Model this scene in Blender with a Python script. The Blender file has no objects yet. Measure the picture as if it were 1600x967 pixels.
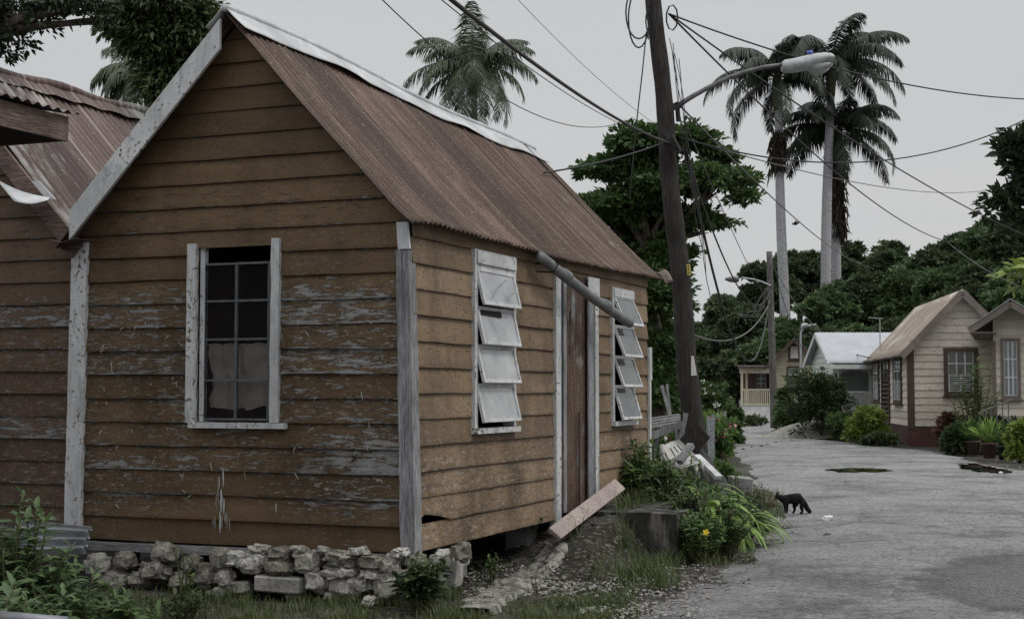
import bpy, bmesh, math, random
import numpy as np
from mathutils import Vector, Matrix, noise
random.seed(7); rng = np.random.default_rng(7)
R = math.radians
SC = bpy.context.scene
COL = SC.collection

# ------------------------------------------------------------------ camera
F = 2290.0; CX, CY = 800.0, 483.5; CAMZ = 1.6; PITCH = math.atan(126.5/F)
cam_d = bpy.data.cameras.new('camera'); cam = bpy.data.objects.new('camera', cam_d); COL.objects.link(cam)
cam.location = (0, 0, CAMZ); cam.rotation_euler = (R(90)+PITCH, 0, 0)
cam_d.sensor_width = 36; cam_d.lens = F/1600*36; cam_d.clip_end = 3000; cam_d.clip_start = .05
SC.camera = cam
# ------------------------------------------------------------------ sky, sun, exposure
SUN_EL, SUN_AZ = R(52), R(112)      # azimuth clockwise from +Y : light comes from the right
w = bpy.data.worlds.new('World'); SC.world = w; w.use_nodes = True
nt = w.node_tree; nt.nodes.clear()
out = nt.nodes.new('ShaderNodeOutputWorld'); bg = nt.nodes.new('ShaderNodeBackground'); bg.inputs[1].default_value = .1
sky = nt.nodes.new('ShaderNodeTexSky'); sky.sky_type = 'NISHITA'; sky.sun_disc = False
sky.sun_elevation = SUN_EL; sky.sun_rotation = SUN_AZ; sky.dust_density = 3; sky.air_density = 1
tc = nt.nodes.new('ShaderNodeTexCoord'); mp = nt.nodes.new('ShaderNodeMapping'); mp.inputs['Scale'].default_value = (1.2, 1.2, 5)
nz = nt.nodes.new('ShaderNodeTexNoise'); nz.inputs['Scale'].default_value = 1.6; nz.inputs['Detail'].default_value = 5
rp = nt.nodes.new('ShaderNodeValToRGB'); rp.color_ramp.elements[0].position = .35; rp.color_ramp.elements[1].position = .62
rp.color_ramp.elements[0].color = (5.25, 5.42, 5.52, 1); rp.color_ramp.elements[1].color = (5.75, 5.7, 5.66, 1)
sx_ = nt.nodes.new('ShaderNodeSeparateXYZ'); gr = nt.nodes.new('ShaderNodeMapRange'); gr.inputs[1].default_value = .26; gr.inputs[2].default_value = .85; gr.inputs[3].default_value = 1; gr.inputs[4].default_value = 2.5   # overcast sky: brighter overhead than at the horizon
ml = nt.nodes.new('ShaderNodeVectorMath'); ml.operation = 'SCALE'
mx = nt.nodes.new('ShaderNodeMixRGB'); mx.inputs[0].default_value = .96
for a, b in ((tc.outputs['Generated'], mp.inputs[0]), (mp.outputs[0], nz.inputs['Vector']), (nz.outputs['Fac'], rp.inputs[0]),
             (sky.outputs[0], mx.inputs[1]), (rp.outputs[0], mx.inputs[2]), (tc.outputs['Generated'], sx_.inputs[0]), (sx_.outputs[2], gr.inputs[0]), (mx.outputs[0], ml.inputs[0]), (gr.outputs[0], ml.inputs['Scale']), (ml.outputs[0], bg.inputs[0]), (bg.outputs[0], out.inputs[0])):
    nt.links.new(a, b)
sd = bpy.data.lights.new('sun', 'SUN'); sd.energy = 1.0; sd.angle = R(14); sd.color = (1, .96, .9)
so = bpy.data.objects.new('sun', sd); COL.objects.link(so)
sv = Vector((math.sin(SUN_AZ)*math.cos(SUN_EL), math.cos(SUN_AZ)*math.cos(SUN_EL), math.sin(SUN_EL)))
so.rotation_euler = sv.to_track_quat('Z', 'Y').to_euler(); so.location = (20, -10, 30)
SC.view_settings.view_transform = 'Standard'; SC.view_settings.look = 'None'
SC.view_settings.exposure = .1; SC.view_settings.gamma = 1; SC.view_settings.use_curve_mapping = False

# ------------------------------------------------------------------ measuring
def ray(px, py):
    dx = (px-CX)/F; dz = (CY-py)/F; c, s = math.cos(PITCH), math.sin(PITCH)
    return Vector((dx, c-dz*s, s+dz*c))
def P(px, py, Y):
    r = ray(px, py); return Vector((0, 0, CAMZ)) + r*(Y/r.y)
def G(px, py, z=0):
    r = ray(px, py); return Vector((0, 0, CAMZ)) + r*((z-CAMZ)/r.z)
class Frame:
    def __init__(s, x, y, deg): s.o = Vector((x, y, 0)); s.a = R(deg)
    def loc(s, v):
        d = v-s.o; c, q = math.cos(s.a), math.sin(s.a); return Vector((d.x*c+d.y*q, -d.x*q+d.y*c, d.z))
    def wor(s, v):
        c, q = math.cos(s.a), math.sin(s.a); return Vector((s.o.x+v[0]*c-v[1]*q, s.o.y+v[0]*q+v[1]*c, v[2]))
    def hit(s, px, py, ax, val):
        c0 = s.loc(Vector((0, 0, CAMZ))); r = ray(px, py); c, q = math.cos(s.a), math.sin(s.a)
        d = Vector((r.x*c+r.y*q, -r.x*q+r.y*c, r.z)); k = (val-c0[ax])/d[ax]; return c0+d*k
    def side(s, px, py, yl=0): h = s.hit(px, py, 1, yl); return h.x, h.z
    def front(s, px, py, xl=0): h = s.hit(px, py, 0, xl); return h.y, h.z

# ------------------------------------------------------------------ object helpers
def tag(o, label=None, cat=None, group=None, kind=None):
    if label: o['label'] = label
    if cat: o['category'] = cat
    if group: o['group'] = group
    if kind: o['kind'] = kind
    return o
def empty(name, loc=(0, 0, 0), rz=0, label=None, cat=None, group=None):
    o = bpy.data.objects.new(name, None); o.empty_display_size = .2; COL.objects.link(o)
    o.location = loc; o.rotation_euler = (0, 0, rz); return tag(o, label, cat, group)
def link(name, me, m, parent=None, smooth=False):
    for x in (m if isinstance(m, (list, tuple)) else [m]): me.materials.append(x)
    if smooth: me.polygons.foreach_set('use_smooth', [True]*len(me.polygons))
    o = bpy.data.objects.new(name, me); COL.objects.link(o)
    if parent: o.parent = parent
    return o
class MB:
    def __init__(s): s.v = []; s.f = []; s.m = []
    def add(s, vs, fs, m=0):
        b = len(s.v); s.v += [tuple(v) for v in vs]
        for f in fs: s.f.append(tuple(b+i for i in f)); s.m.append(m)
    def hexa(s, p, m=0):   # 8 pts: bottom 4 (ccw) top 4
        s.add(p, [(3, 2, 1, 0), (4, 5, 6, 7), (0, 1, 5, 4), (1, 2, 6, 5), (2, 3, 7, 6), (3, 0, 4, 7)], m)
    def box(s, x0, x1, y0, y1, z0, z1, m=0, mat=None):
        p = [Vector(q) for q in ((x0, y0, z0), (x1, y0, z0), (x1, y1, z0), (x0, y1, z0), (x0, y0, z1), (x1, y0, z1), (x1, y1, z1), (x0, y1, z1))]
        if mat is not None: p = [mat @ q for q in p]
        s.hexa(p, m)
    def bar(s, a, b, w, h, m=0, up=(0, 0, 1)):    # box from a to b, w sideways, h along up
        a = Vector(a); b = Vector(b); d = (b-a).normalized(); u = Vector(up); sd_ = d.cross(u)
        if sd_.length < 1e-4: sd_ = d.cross(Vector((1, 0, 0)))
        sd_.normalize(); u = sd_.cross(d).normalized(); x = sd_*(w/2); y = u*(h/2)
        s.hexa([a-x-y, a+x-y, b+x-y, b-x-y, a-x+y, a+x+y, b+x+y, b-x+y], m)
    def tube(s, pts, rad, n=8, m=0, caps=True):
        pts = [Vector(p) for p in pts]; k = len(pts)
        if not isinstance(rad, (list, tuple)): rad = [rad]*k
        ref = Vector((0, 0, 1)); rings = []
        t0 = (pts[1]-pts[0]).normalized()
        if abs(t0.z) > .9: ref = Vector((1, 0, 0))
        b0 = len(s.v)
        for i in range(k):
            t = (pts[min(i+1, k-1)]-pts[max(i-1, 0)]).normalized()
            a = t.cross(ref)
            if a.length < .05: ref = Vector((0, 1, 0)) if abs(t.y) < .9 else Vector((0, 0, 1)); a = t.cross(ref)
            a.normalize(); b = t.cross(a)
            for j in range(n):
                q = 2*math.pi*j/n; s.v.append(tuple(pts[i]+(a*math.cos(q)+b*math.sin(q))*rad[i]))
        for i in range(k-1):
            for j in range(n):
                s.f.append((b0+i*n+j, b0+i*n+(j+1) % n, b0+(i+1)*n+(j+1) % n, b0+(i+1)*n+j)); s.m.append(m)
        if caps:
            s.f.append(tuple(b0+j for j in range(n))[::-1]); s.m.append(m)
            s.f.append(tuple(b0+(k-1)*n+j for j in range(n))); s.m.append(m)
    def grid(s, nu, nv, fn, m=0):
        b = len(s.v)
        for i in range(nu+1):
            for j in range(nv+1): s.v.append(tuple(fn(i/nu, j/nv)))
        for i in range(nu):
            for j in range(nv):
                a = b+i*(nv+1)+j; s.f.append((a, a+1, a+nv+2, a+nv+1)); s.m.append(m)
    def lathe(s, prof, n=16, c=(0, 0, 0), m=0):
        s.grid(n, len(prof)-1, lambda u, v: (c[0]+prof[round(v*(len(prof)-1))][0]*math.cos(2*math.pi*u), c[1]+prof[round(v*(len(prof)-1))][0]*math.sin(2*math.pi*u), c[2]+prof[round(v*(len(prof)-1))][1]), m)
    def build(s, name, mats, parent=None, smooth=False):
        me = bpy.data.meshes.new(name); me.from_pydata(s.v, [], s.f); me.update()
        o = link(name, me, mats, parent, smooth); me.polygons.foreach_set('material_index', s.m)
        return o
def npmesh(name, v, f, m, parent=None, smooth=False):
    me = bpy.data.meshes.new(name); k = f.shape[1]
    me.vertices.add(len(v)); me.vertices.foreach_set('co', v.astype(np.float32).ravel())
    me.loops.add(f.size); me.loops.foreach_set('vertex_index', f.astype(np.int32).ravel())
    me.polygons.add(len(f)); me.polygons.foreach_set('loop_start', np.arange(0, f.size, k, dtype=np.int32))
    me.update(calc_edges=True); return link(name, me, m, parent, smooth)

# ------------------------------------------------------------------ materials
def newmat(name):
    m = bpy.data.materials.new(name); m.use_nodes = True; t = m.node_tree; b = t.nodes['Principled BSDF']; return m, t, b
def N(t, typ, ins=None, **kw):
    n = t.nodes.new(typ)
    for k, v in kw.items(): setattr(n, k, v)
    for k, v in (ins or {}).items():
        if hasattr(v, 'is_linked') or isinstance(v, bpy.types.NodeSocket): t.links.new(v, n.inputs[k])
        else: n.inputs[k].default_value = v
    return n
def ramp(t, fac, stops, interp='LINEAR'):
    n = t.nodes.new('ShaderNodeValToRGB'); r = n.color_ramp; r.interpolation = interp
    while len(r.elements) < len(stops): r.elements.new(.5)
    for e, (p, c) in zip(r.elements, stops): e.position = p; e.color = (*c, 1) if len(c) == 3 else c
    t.links.new(fac, n.inputs[0]); return n.outputs[0]
def g3(v): return (v, v, v)
def coords(t, scale=(1, 1, 1), kind='Object'):
    c = t.nodes.new('ShaderNodeTexCoord'); m = t.nodes.new('ShaderNodeMapping'); m.inputs['Scale'].default_value = scale
    t.links.new(c.outputs[kind], m.inputs[0]); return m.outputs[0]
def fbm(t, vec, scale, detail=6, rough=.6): return N(t, 'ShaderNodeTexNoise', {'Vector': vec, 'Scale': scale, 'Detail': detail, 'Roughness': rough}).outputs['Fac']
def mixc(t, fac, a, b, mode='MIX'):
    n = t.nodes.new('ShaderNodeMixRGB'); n.blend_type = mode
    for i, v in enumerate((fac, a, b)):
        if isinstance(v, bpy.types.NodeSocket): t.links.new(v, n.inputs[i])
        elif i == 0: n.inputs[0].default_value = v
        else: n.inputs[i].default_value = (*v, 1)
    return n.outputs[0]
def mth(t, op, a, b=0, c=0, clamp=False):
    n = t.nodes.new('ShaderNodeMath'); n.operation = op; n.use_clamp = clamp
    for i, v in enumerate((a, b, c)):
        if isinstance(v, bpy.types.NodeSocket): t.links.new(v, n.inputs[i])
        else: n.inputs[i].default_value = v
    return n.outputs[0]
def bump(t, b, h, strength=.5, dist=.01):
    n = N(t, 'ShaderNodeBump', {'Height': h, 'Strength': strength, 'Distance': dist}); t.links.new(n.outputs[0], b.inputs['Normal'])
def simple(name, c1, c2=None, rough=.7, scale=6, sc=(1, 1, 1), bs=.3, bd=.01, metal=0, lo=.35, hi=.65, spec=.3):
    m, t, b = newmat(name); v = coords(t, sc); n = fbm(t, v, scale)
    t.links.new(ramp(t, n, [(lo, c1), (hi, c2 or tuple(x*.75 for x in c1))]), b.inputs['Base Color'])
    b.inputs['Roughness'].default_value = rough; b.inputs['Metallic'].default_value = metal; b.inputs['Specular IOR Level'].default_value = spec
    if bs: bump(t, b, fbm(t, v, scale*5, 4, .7), bs, bd)
    return m
def paintwood(name, tones, bare, amt=.5, str_=(1, 1, 7), rough=.72, dirt=.5, bumpd=.006):
    """peeling painted boards; attributes bid (board), vv (height in board), wear"""
    m, t, b = newmat(name)
    bid = N(t, 'ShaderNodeAttribute', attribute_name='bid').outputs['Fac']; vv = N(t, 'ShaderNodeAttribute', attribute_name='vv').outputs['Fac']
    wear = N(t, 'ShaderNodeAttribute', attribute_name='wear').outputs['Fac']
    c = t.nodes.new('ShaderNodeTexCoord'); off = N(t, 'ShaderNodeCombineXYZ', {0: mth(t, 'MULTIPLY', bid, 17), 1: mth(t, 'MULTIPLY', bid, 31), 2: 0})
    va = N(t, 'ShaderNodeVectorMath', {0: c.outputs['Object'], 1: off.outputs[0]}, operation='ADD').outputs[0]
    def mapped(s): return N(t, 'ShaderNodeMapping', {0: va, 'Scale': s}).outputs[0]
    v = mapped(str_); n1 = fbm(t, v, 1.2, 4, .5); n2 = fbm(t, v, 4.2, 12, .75); n3 = fbm(t, mapped((3, 3, 60)), 3, 6, .7)
    fine = fbm(t, mapped((1, 1, 2.2)), 26, 6, .75)
    base = ramp(t, mth(t, 'MULTIPLY_ADD', bid, .5, mth(t, 'MULTIPLY', n1, .6)), [(.2, tones[0]), (.5, tones[1]), (.8, tones[2])])
    base = mixc(t, mth(t, 'MULTIPLY', ramp(t, fine, [(.52, g3(0)), (.66, g3(1))]), dirt), base, tuple(x*.3 for x in tones[0]))
    edge = ramp(t, vv, [(0, g3(.3)), (.12, g3(.05)), (.8, g3(0)), (1, g3(.12))])
    th = mth(t, 'ADD', mth(t, 'ADD', mth(t, 'MULTIPLY_ADD', wear, .22*amt*2, n2), mth(t, 'MULTIPLY', edge, .28)), mth(t, 'MULTIPLY', mth(t, 'SUBTRACT', bid, .55), .16*min(1, amt*2)))
    th = mth(t, 'MULTIPLY_ADD', mth(t, 'SUBTRACT', fine, .5), .22, th)
    mask = ramp(t, th, [(.715, g3(0)), (.745, g3(1))])
    bc = ramp(t, n3, [(.3, tuple(x*.32 for x in bare)), (.5, tuple(x*.6 for x in bare)), (.7, bare)])
    col = mixc(t, mask, base, bc)
    rim = ramp(t, th, [(.645, g3(0)), (.69, g3(1)), (.72, g3(1)), (.735, g3(0))])
    col = mixc(t, mth(t, 'MULTIPLY', rim, .55), col, tuple(x*.25 for x in tones[0]))
    stn = fbm(t, N(t, 'ShaderNodeMapping', {0: c.outputs['Object'], 'Scale': (1.4, 1.4, .7)}).outputs[0], 1.1, 6, .65); col = mixc(t, mth(t, 'MULTIPLY', ramp(t, stn, [(.45, g3(0)), (.66, g3(.75))]), min(1, dirt*1.2)), col, tuple(x*.42 for x in tones[0]))
    fl = fbm(t, mapped((1, 1, 3.5)), 11, 8, .78); fl2 = fbm(t, mapped((1, 1, 5)), 17, 6, .75); wk = mth(t, 'MINIMUM', mth(t, 'MAXIMUM', wear, 0), 1)
    col = mixc(t, mth(t, 'MULTIPLY', ramp(t, fl, [(.56, g3(0)), (.60, g3(1))]), mth(t, 'MULTIPLY', wk, .8)), col, tuple(x*.85 for x in bare))
    col = mixc(t, mth(t, 'MULTIPLY', ramp(t, fl2, [(.36, g3(1)), (.42, g3(0))]), mth(t, 'MULTIPLY_ADD', wk, .6*min(1, dirt*1.5), .25*min(1, dirt*1.5))), col, tuple(x*.3 for x in tones[0]))
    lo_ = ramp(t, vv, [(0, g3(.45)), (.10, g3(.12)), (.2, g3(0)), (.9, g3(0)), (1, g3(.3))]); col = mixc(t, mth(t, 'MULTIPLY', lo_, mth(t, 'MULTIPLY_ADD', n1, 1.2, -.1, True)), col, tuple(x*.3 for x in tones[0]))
    t.links.new(col, b.inputs['Base Color']); b.inputs['Roughness'].default_value = rough; b.inputs['Specular IOR Level'].default_value = .25
    h = mth(t, 'SUBTRACT', mth(t, 'MULTIPLY_ADD', n3, .35, mth(t, 'MULTIPLY', fine, .5)), mth(t, 'MULTIPLY', mask, .4)); bump(t, b, h, .8, bumpd)
    return m
def rustmat(name, tones, axis=0, pale=.0, rough=.7, streak=16, zinc=(.33, .33, .33), per=0):
    """corrugated iron: streaks run down the sheet, axis = object axis across the sheet"""
    m, t, b = newmat(name)
    s = [1.2, .25, .25]; s = (1, .12, .12) if axis == 0 else (.12, 1, .12)
    v = coords(t, s); v0 = coords(t)
    n1 = fbm(t, v, streak, 6, .7); n2 = fbm(t, v0, 1.1, 5, .6); n3 = fbm(t, v0, 45, 5, .75); n4 = fbm(t, v, 1.7, 4, .6)
    k = mth(t, 'ADD', mth(t, 'MULTIPLY', n1, .45), mth(t, 'ADD', mth(t, 'MULTIPLY', n4, .35), mth(t, 'MULTIPLY', n3, .2)))
    col = ramp(t, k, [(.38, tones[0]), (.5, tones[1]), (.6, tones[2])])
    col = mixc(t, mth(t, 'MULTIPLY', ramp(t, n3, [(.55, g3(0)), (.7, g3(1))]), .5), col, tuple(x*1.5 for x in tones[2]))
    col = mixc(t, ramp(t, mth(t, 'ADD', n2, mth(t, 'MULTIPLY', n1, .5)), [(.95-pale, g3(0)), (1.05-pale, g3(1))]), col, zinc)
    if per:   # each sheet has its own tone, and a bare line at its lap
        sh = mth(t, 'DIVIDE', mth(t, 'ADD', N(t, 'ShaderNodeSeparateXYZ', {0: v0}).outputs[0], .3), .7); wn = N(t, 'ShaderNodeTexWhiteNoise', {'W': mth(t, 'FLOOR', sh)}, noise_dimensions='1D').outputs['Value']
        col = mixc(t, 1.0, col, ramp(t, wn, [(0, g3(.62)), (1, g3(1.12))]), 'MULTIPLY'); lp = ramp(t, mth(t, 'FRACT', sh), [(0, g3(.8)), (.03, g3(.5)), (.045, g3(0)), (.95, g3(0)), (1, g3(.3))])
        col = mixc(t, mth(t, 'MULTIPLY', lp, ramp(t, wn, [(.45, g3(.1)), (.6, g3(.8))])), col, (.36, .29, .26))
    if per:   # rib shading painted into the colour: darker rust tone along the valleys
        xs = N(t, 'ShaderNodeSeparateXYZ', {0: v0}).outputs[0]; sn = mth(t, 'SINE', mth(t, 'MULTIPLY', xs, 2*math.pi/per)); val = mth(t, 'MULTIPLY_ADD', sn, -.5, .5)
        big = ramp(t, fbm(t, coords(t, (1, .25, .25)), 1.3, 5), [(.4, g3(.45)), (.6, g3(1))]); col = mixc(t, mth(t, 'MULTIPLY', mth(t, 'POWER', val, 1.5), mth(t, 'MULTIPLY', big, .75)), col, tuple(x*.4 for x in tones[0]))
        col = mixc(t, ramp(t, fbm(t, v0, 70, 2, .5), [(.68, g3(0)), (.72, g3(.8))]), col, (.38, .31, .27))
    t.links.new(col, b.inputs['Base Color']); b.inputs['Roughness'].default_value = rough; b.inputs['Metallic'].default_value = .05; b.inputs['Specular IOR Level'].default_value = .35
    bump(t, b, n3, .35, .004); return m
def leafmat(name, dark, light, rough=.5, trans=.25, spec=.3):
    m, t, b = newmat(name); g = t.nodes.new('ShaderNodeNewGeometry')
    c = ramp(t, g.outputs['Random Per Island'], [(0, dark), (.7, tuple((a+q)/2 for a, q in zip(dark, light))), (1, light)])
    big = fbm(t, coords(t), .9, 3, .5); c = mixc(t, ramp(t, big, [(.4, g3(0)), (.65, g3(.5))]), c, light)
    t.links.new(c, b.inputs['Base Color']); b.inputs['Roughness'].default_value = rough; b.inputs['Specular IOR Level'].default_value = spec
    tr = N(t, 'ShaderNodeBsdfTranslucent', {'Color': c}); mxs = N(t, 'ShaderNodeMixShader', {0: trans, 1: b.outputs[0], 2: tr.outputs[0]})
    t.links.new(mxs.outputs[0], t.nodes['Material Output'].inputs[0]); return m
def glassmat(name, dust=(.4, .42, .42), d=.5, rough=.08, clear=(.93, .93, .93)):
    m, t, b = newmat(name); b.inputs['Base Color'].default_value = (*dust, 1); b.inputs['Roughness'].default_value = .9
    n = fbm(t, coords(t), 3, 5, .6)
    tr = N(t, 'ShaderNodeBsdfTransparent', {'Color': (*clear, 1)}); gl = N(t, 'ShaderNodeBsdfGlossy', {'Color': (1, 1, 1, 1), 'Roughness': rough})
    m1 = N(t, 'ShaderNodeMixShader', {0: mth(t, 'MULTIPLY', ramp(t, n, [(.3, g3(.5)), (.7, g3(1))]), d), 1: tr.outputs[0], 2: b.outputs[0]})
    fr = N(t, 'ShaderNodeFresnel', {'IOR': 1.5}); m2 = N(t, 'ShaderNodeMixShader', {0: fr.outputs[0], 1: m1.outputs[0], 2: gl.outputs[0]})
    t.links.new(m2.outputs[0], t.nodes['Material Output'].inputs[0]); return m
M = {}
M['front'] = paintwood('brown_peeling_boards', [(.075, .048, .027), (.108, .070, .039), (.15, .098, .055)], (.36, .36, .36), .5)
M['side'] = paintwood('tan_weathered_boards', [(.145, .10, .062), (.205, .145, .092), (.26, .188, .122)], (.40, .38, .35), .25, dirt=1.0)
M['red'] = paintwood('red_brown_peeling_boards', [(.066, .042, .028), (.092, .059, .039), (.12, .077, .052)], (.30, .30, .305), .5)
M['cream'] = paintwood('cream_peeling_boards', [(.52, .475, .41), (.6, .55, .475), (.65, .6, .525)], (.10, .085, .075), .16, dirt=.15, bumpd=.004)
M['beige'] = paintwood('beige_boards', [(.33, .31, .23), (.38, .35, .26), (.4, .37, .28)], (.3, .28, .2), 0, dirt=.1)
M['palegreen'] = paintwood('pale_green_boards', [(.5, .56, .52), (.55, .6, .56), (.58, .63, .58)], (.4, .42, .4), 0, dirt=.1)
M['white'] = simple('flaking_white_paint', (.62, .63, .64), (.45, .46, .47), .65, 5, (1, 1, 1), .35, .004)
def flakywhite(name, c, chip):
    m, t, b = newmat(name); v = coords(t); n1 = fbm(t, v, 2.2, 4); n2 = fbm(t, v, 26, 9, .7); n3 = fbm(t, coords(t, (1, 1, .3)), 9, 8, .75); n4 = fbm(t, v, 60, 3, .7)
    col = mixc(t, ramp(t, n1, [(.35, g3(0)), (.65, g3(1))]), tuple(x*.72 for x in c), c); col = mixc(t, ramp(t, n3, [(.5, g3(0)), (.66, g3(.7))]), col, tuple(x*.4 for x in c))
    k = mth(t, 'MULTIPLY_ADD', n1, .35, n2); mask = ramp(t, k, [(.775, g3(0)), (.80, g3(1))]); col = mixc(t, mask, col, chip); col = mixc(t, ramp(t, n4, [(.66, g3(0)), (.7, g3(.8))]), col, (.05, .045, .04))
    t.links.new(col, b.inputs['Base Color']); b.inputs['Roughness'].default_value = .7; b.inputs['Specular IOR Level'].default_value = .2; bump(t, b, mth(t, 'SUBTRACT', n2, mask), .7, .006); return m
M['white_wood'] = flakywhite('flaking_white_boards', (.58, .59, .60), (.13, .105, .08))
def greywood(name, c, sc=(9, 9, 1)):
    m, t, b = newmat(name); v = coords(t, sc); n = fbm(t, v, 7, 8, .7); n0 = fbm(t, coords(t), 1.5, 4)
    col = ramp(t, n, [(.32, tuple(x*.3 for x in c)), (.48, tuple(x*.75 for x in c)), (.65, tuple(min(1, x*1.35) for x in c))])
    col = mixc(t, ramp(t, n0, [(.42, g3(0)), (.66, g3(.6))]), col, tuple(x*.3 for x in c)); t.links.new(col, b.inputs['Base Color'])
    b.inputs['Roughness'].default_value = .85; b.inputs['Specular IOR Level'].default_value = .2; bump(t, b, n, .9, .012); return m
M['greywood'] = greywood('bare_grey_timber', (.30, .30, .31))
M['greywood_h'] = greywood('bare_grey_beam', (.26, .26, .27), (9, 1, 9))
M['darkwood'] = greywood('dark_old_timber', (.04, .034, .03))
M['pole'] = greywood('creosoted_pole', (.05, .045, .043), (7, 7, .6))
M['pole2'] = greywood('weathered_pole', (.16, .15, .145), (7, 7, .6))
M['pinkwood'] = flakywhite('pinkish_weathered_board', (.38, .315, .295), (.2, .16, .14))
M['fascia'] = greywood('pink_brown_fascia', (.17, .125, .112), (1, 1, 9))
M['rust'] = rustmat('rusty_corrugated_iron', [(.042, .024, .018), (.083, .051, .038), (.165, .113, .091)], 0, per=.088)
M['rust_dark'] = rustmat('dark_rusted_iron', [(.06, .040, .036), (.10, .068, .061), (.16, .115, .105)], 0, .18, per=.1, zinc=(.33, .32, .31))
M['rust_door'] = rustmat('rust_stained_door_iron', [(.05, .033, .027), (.11, .072, .055), (.19, .135, .108)], 0, .13, streak=9, zinc=(.26, .28, .29))
M['rust_pale'] = rustmat('pale_rusted_roof', [(.22, .165, .13), (.30, .24, .195), (.38, .32, .27)], 0, .15, zinc=(.5, .48, .45))
M['zinc'] = simple('dull_galvanised_sheet', (.24, .255, .27), (.15, .16, .175), .45, 4, (1, 1, 1), .2, .004, .3)
M['cap'] = simple('pale_ridge_flashing', (.52, .53, .54), (.33, .34, .35), .55, 3, (1, 1, 1), .3, .006, .1)
M['pipe'] = simple('grey_plastic_pipe', (.17, .175, .18), (.11, .11, .11), .6, 6, bs=.2)
M['dark'] = simple('dark_interior', (.02, .018, .016), (.012, .012, .012), .9, 4)
M['sash'] = simple('grey_window_sash', (.11, .12, .13), (.07, .075, .08), .5, 12, bs=.3, bd=.003)
M['glass'] = glassmat('dark_window_glass', (.05, .05, .055), .1, .03)
M['glass_dusty'] = glassmat('dusty_louvre_glass', (.50, .515, .525), .85, .15)
M['glass_clear'] = glassmat('grimy_clear_glass', (.3, .34, .33), .32, .08)
M['curtain'] = simple('crumpled_grey_cloth', (.75, .71, .67), (.6, .57, .54), .95, 5, bs=.4, bd=.01)
M['net'] = simple('net_curtain', (.5, .5, .5), (.3, .3, .32), .9, 8, (6, 6, 1))
M['brown'] = simple('dark_brown_trim', (.085, .058, .048), (.06, .042, .036), .6, 5)
M['trim2'] = simple('grey_brown_fascia', (.2, .165, .145), (.13, .11, .1), .6, 3, bs=.2)
M['redbase'] = simple('dark_red_painted_base', (.10, .05, .045), (.055, .03, .028), .8, 4, bs=.5)
M['whitewall'] = simple('white_render', (.66, .66, .66), (.5, .5, .49), .8, 3)
M['cream_trim'] = simple('cream_trim', (.6, .55, .42), (.5, .46, .35), .6, 5)
M['white_roof'] = simple('white_metal_roof', (.42, .44, .47), (.36, .38, .41), .5, 2, bs=.05)
M['plastic'] = simple('dirty_white_plastic', (.46, .46, .44), (.28, .27, .25), .45, 6, bs=.15)
M['conc'] = simple('stained_concrete', (.03, .03, .028), (.16, .155, .145), .9, 3.5, (2, 2, .6), bs=.8, bd=.02, lo=.5, hi=.68)
M['conc_pale'] = simple('pale_broken_concrete', (.42, .41, .38), (.2, .195, .18), .9, 6, bs=.8, bd=.02)
M['conc_strip'] = simple('mottled_old_concrete', (.34, .33, .30), (.10, .095, .085), .95, 9, bs=1, bd=.03, lo=.42, hi=.6)
M['conc_block'] = simple('grey_block', (.28, .28, .28), (.17, .17, .17), .9, 6, bs=.6, bd=.01)
M['black_cloth'] = simple('black_netting', (.03, .03, .032), (.05, .05, .05), .85, 12, bs=.7, bd=.02)
M['wire'] = simple('black_cable', (.02, .02, .02), (.03, .03, .03), .6, 4, bs=0)
M['wire2'] = simple('grey_cable', (.12, .12, .12), (.09, .09, .09), .6, 4, bs=0)
M['lamp_metal'] = simple('lamp_housing', (.42, .43, .44), (.3, .31, .32), .45, 9, bs=.1, metal=.2)
M['arm_metal'] = simple('steel_arm', (.16, .16, .165), (.1, .1, .1), .5, 9, bs=.1, metal=.3)
M['lens'] = glassmat('lamp_lens', (.6, .62, .62), .45, .1)
M['bluecell'] = simple('blue_photocell', (.1, .16, .45), (.08, .12, .35), .4, 5, bs=0)
M['bark'] = greywood('tree_bark', (.12, .10, .085), (4, 4, 1))
M['palmbark'] = simple('pale_palm_trunk', (.40, .40, .42), (.25, .25, .26), .85, 3, (1, 1, 5), .4, .03)
M['shaft'] = simple('palm_crownshaft', (.05, .07, .03), (.1, .09, .05), .6, 5)
M['deadfrond'] = leafmat('dead_palm_fibre', (.018, .014, .011), (.05, .04, .03), .9, .05)
M['lf_dark'] = leafmat('dark_tree_leaves', (.015, .025, .013), (.04, .06, .028), .55, .15)
M['lf_forest'] = leafmat('forest_leaves', (0.047, 0.072, 0.036), (0.109, 0.149, 0.076), .65, .2)
M['lf_forest2'] = leafmat('forest_leaves_light', (0.054, 0.093, 0.045), (0.143, 0.203, 0.084), .65, .2)
M['lf_almond'] = leafmat('almond_leaves', (0.032, 0.065, 0.023), (0.103, 0.163, 0.053), .5, .25)
M['lf_mango'] = leafmat('overhanging_tree_leaves', (0.024, 0.038, 0.018), (0.084, 0.108, 0.042), .45, .2)
M['lf_coco'] = leafmat('coconut_leaflets', (0.026, 0.041, 0.026), (0.084, 0.108, 0.054), .4, .2)
M['lf_royal'] = leafmat('royal_palm_leaflets', (0.018, 0.026, 0.019), (0.052, 0.068, 0.047), .5, .12)
M['lf_bush'] = leafmat('bush_leaves', (0.042, 0.072, 0.026), (0.120, 0.180, 0.060), .5, .3)
M['lf_bushdark'] = leafmat('dark_bush_leaves', (0.031, 0.056, 0.025), (0.081, 0.112, 0.048), .5, .25)
M['lf_bright'] = leafmat('bright_yellow_green_leaves', (.09, .14, .03), (.28, .36, .08), .45, .35)
M['lf_near'] = leafmat('near_plant_leaves', (0.068, 0.115, 0.054), (0.162, 0.230, 0.101), .45, .3)
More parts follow.
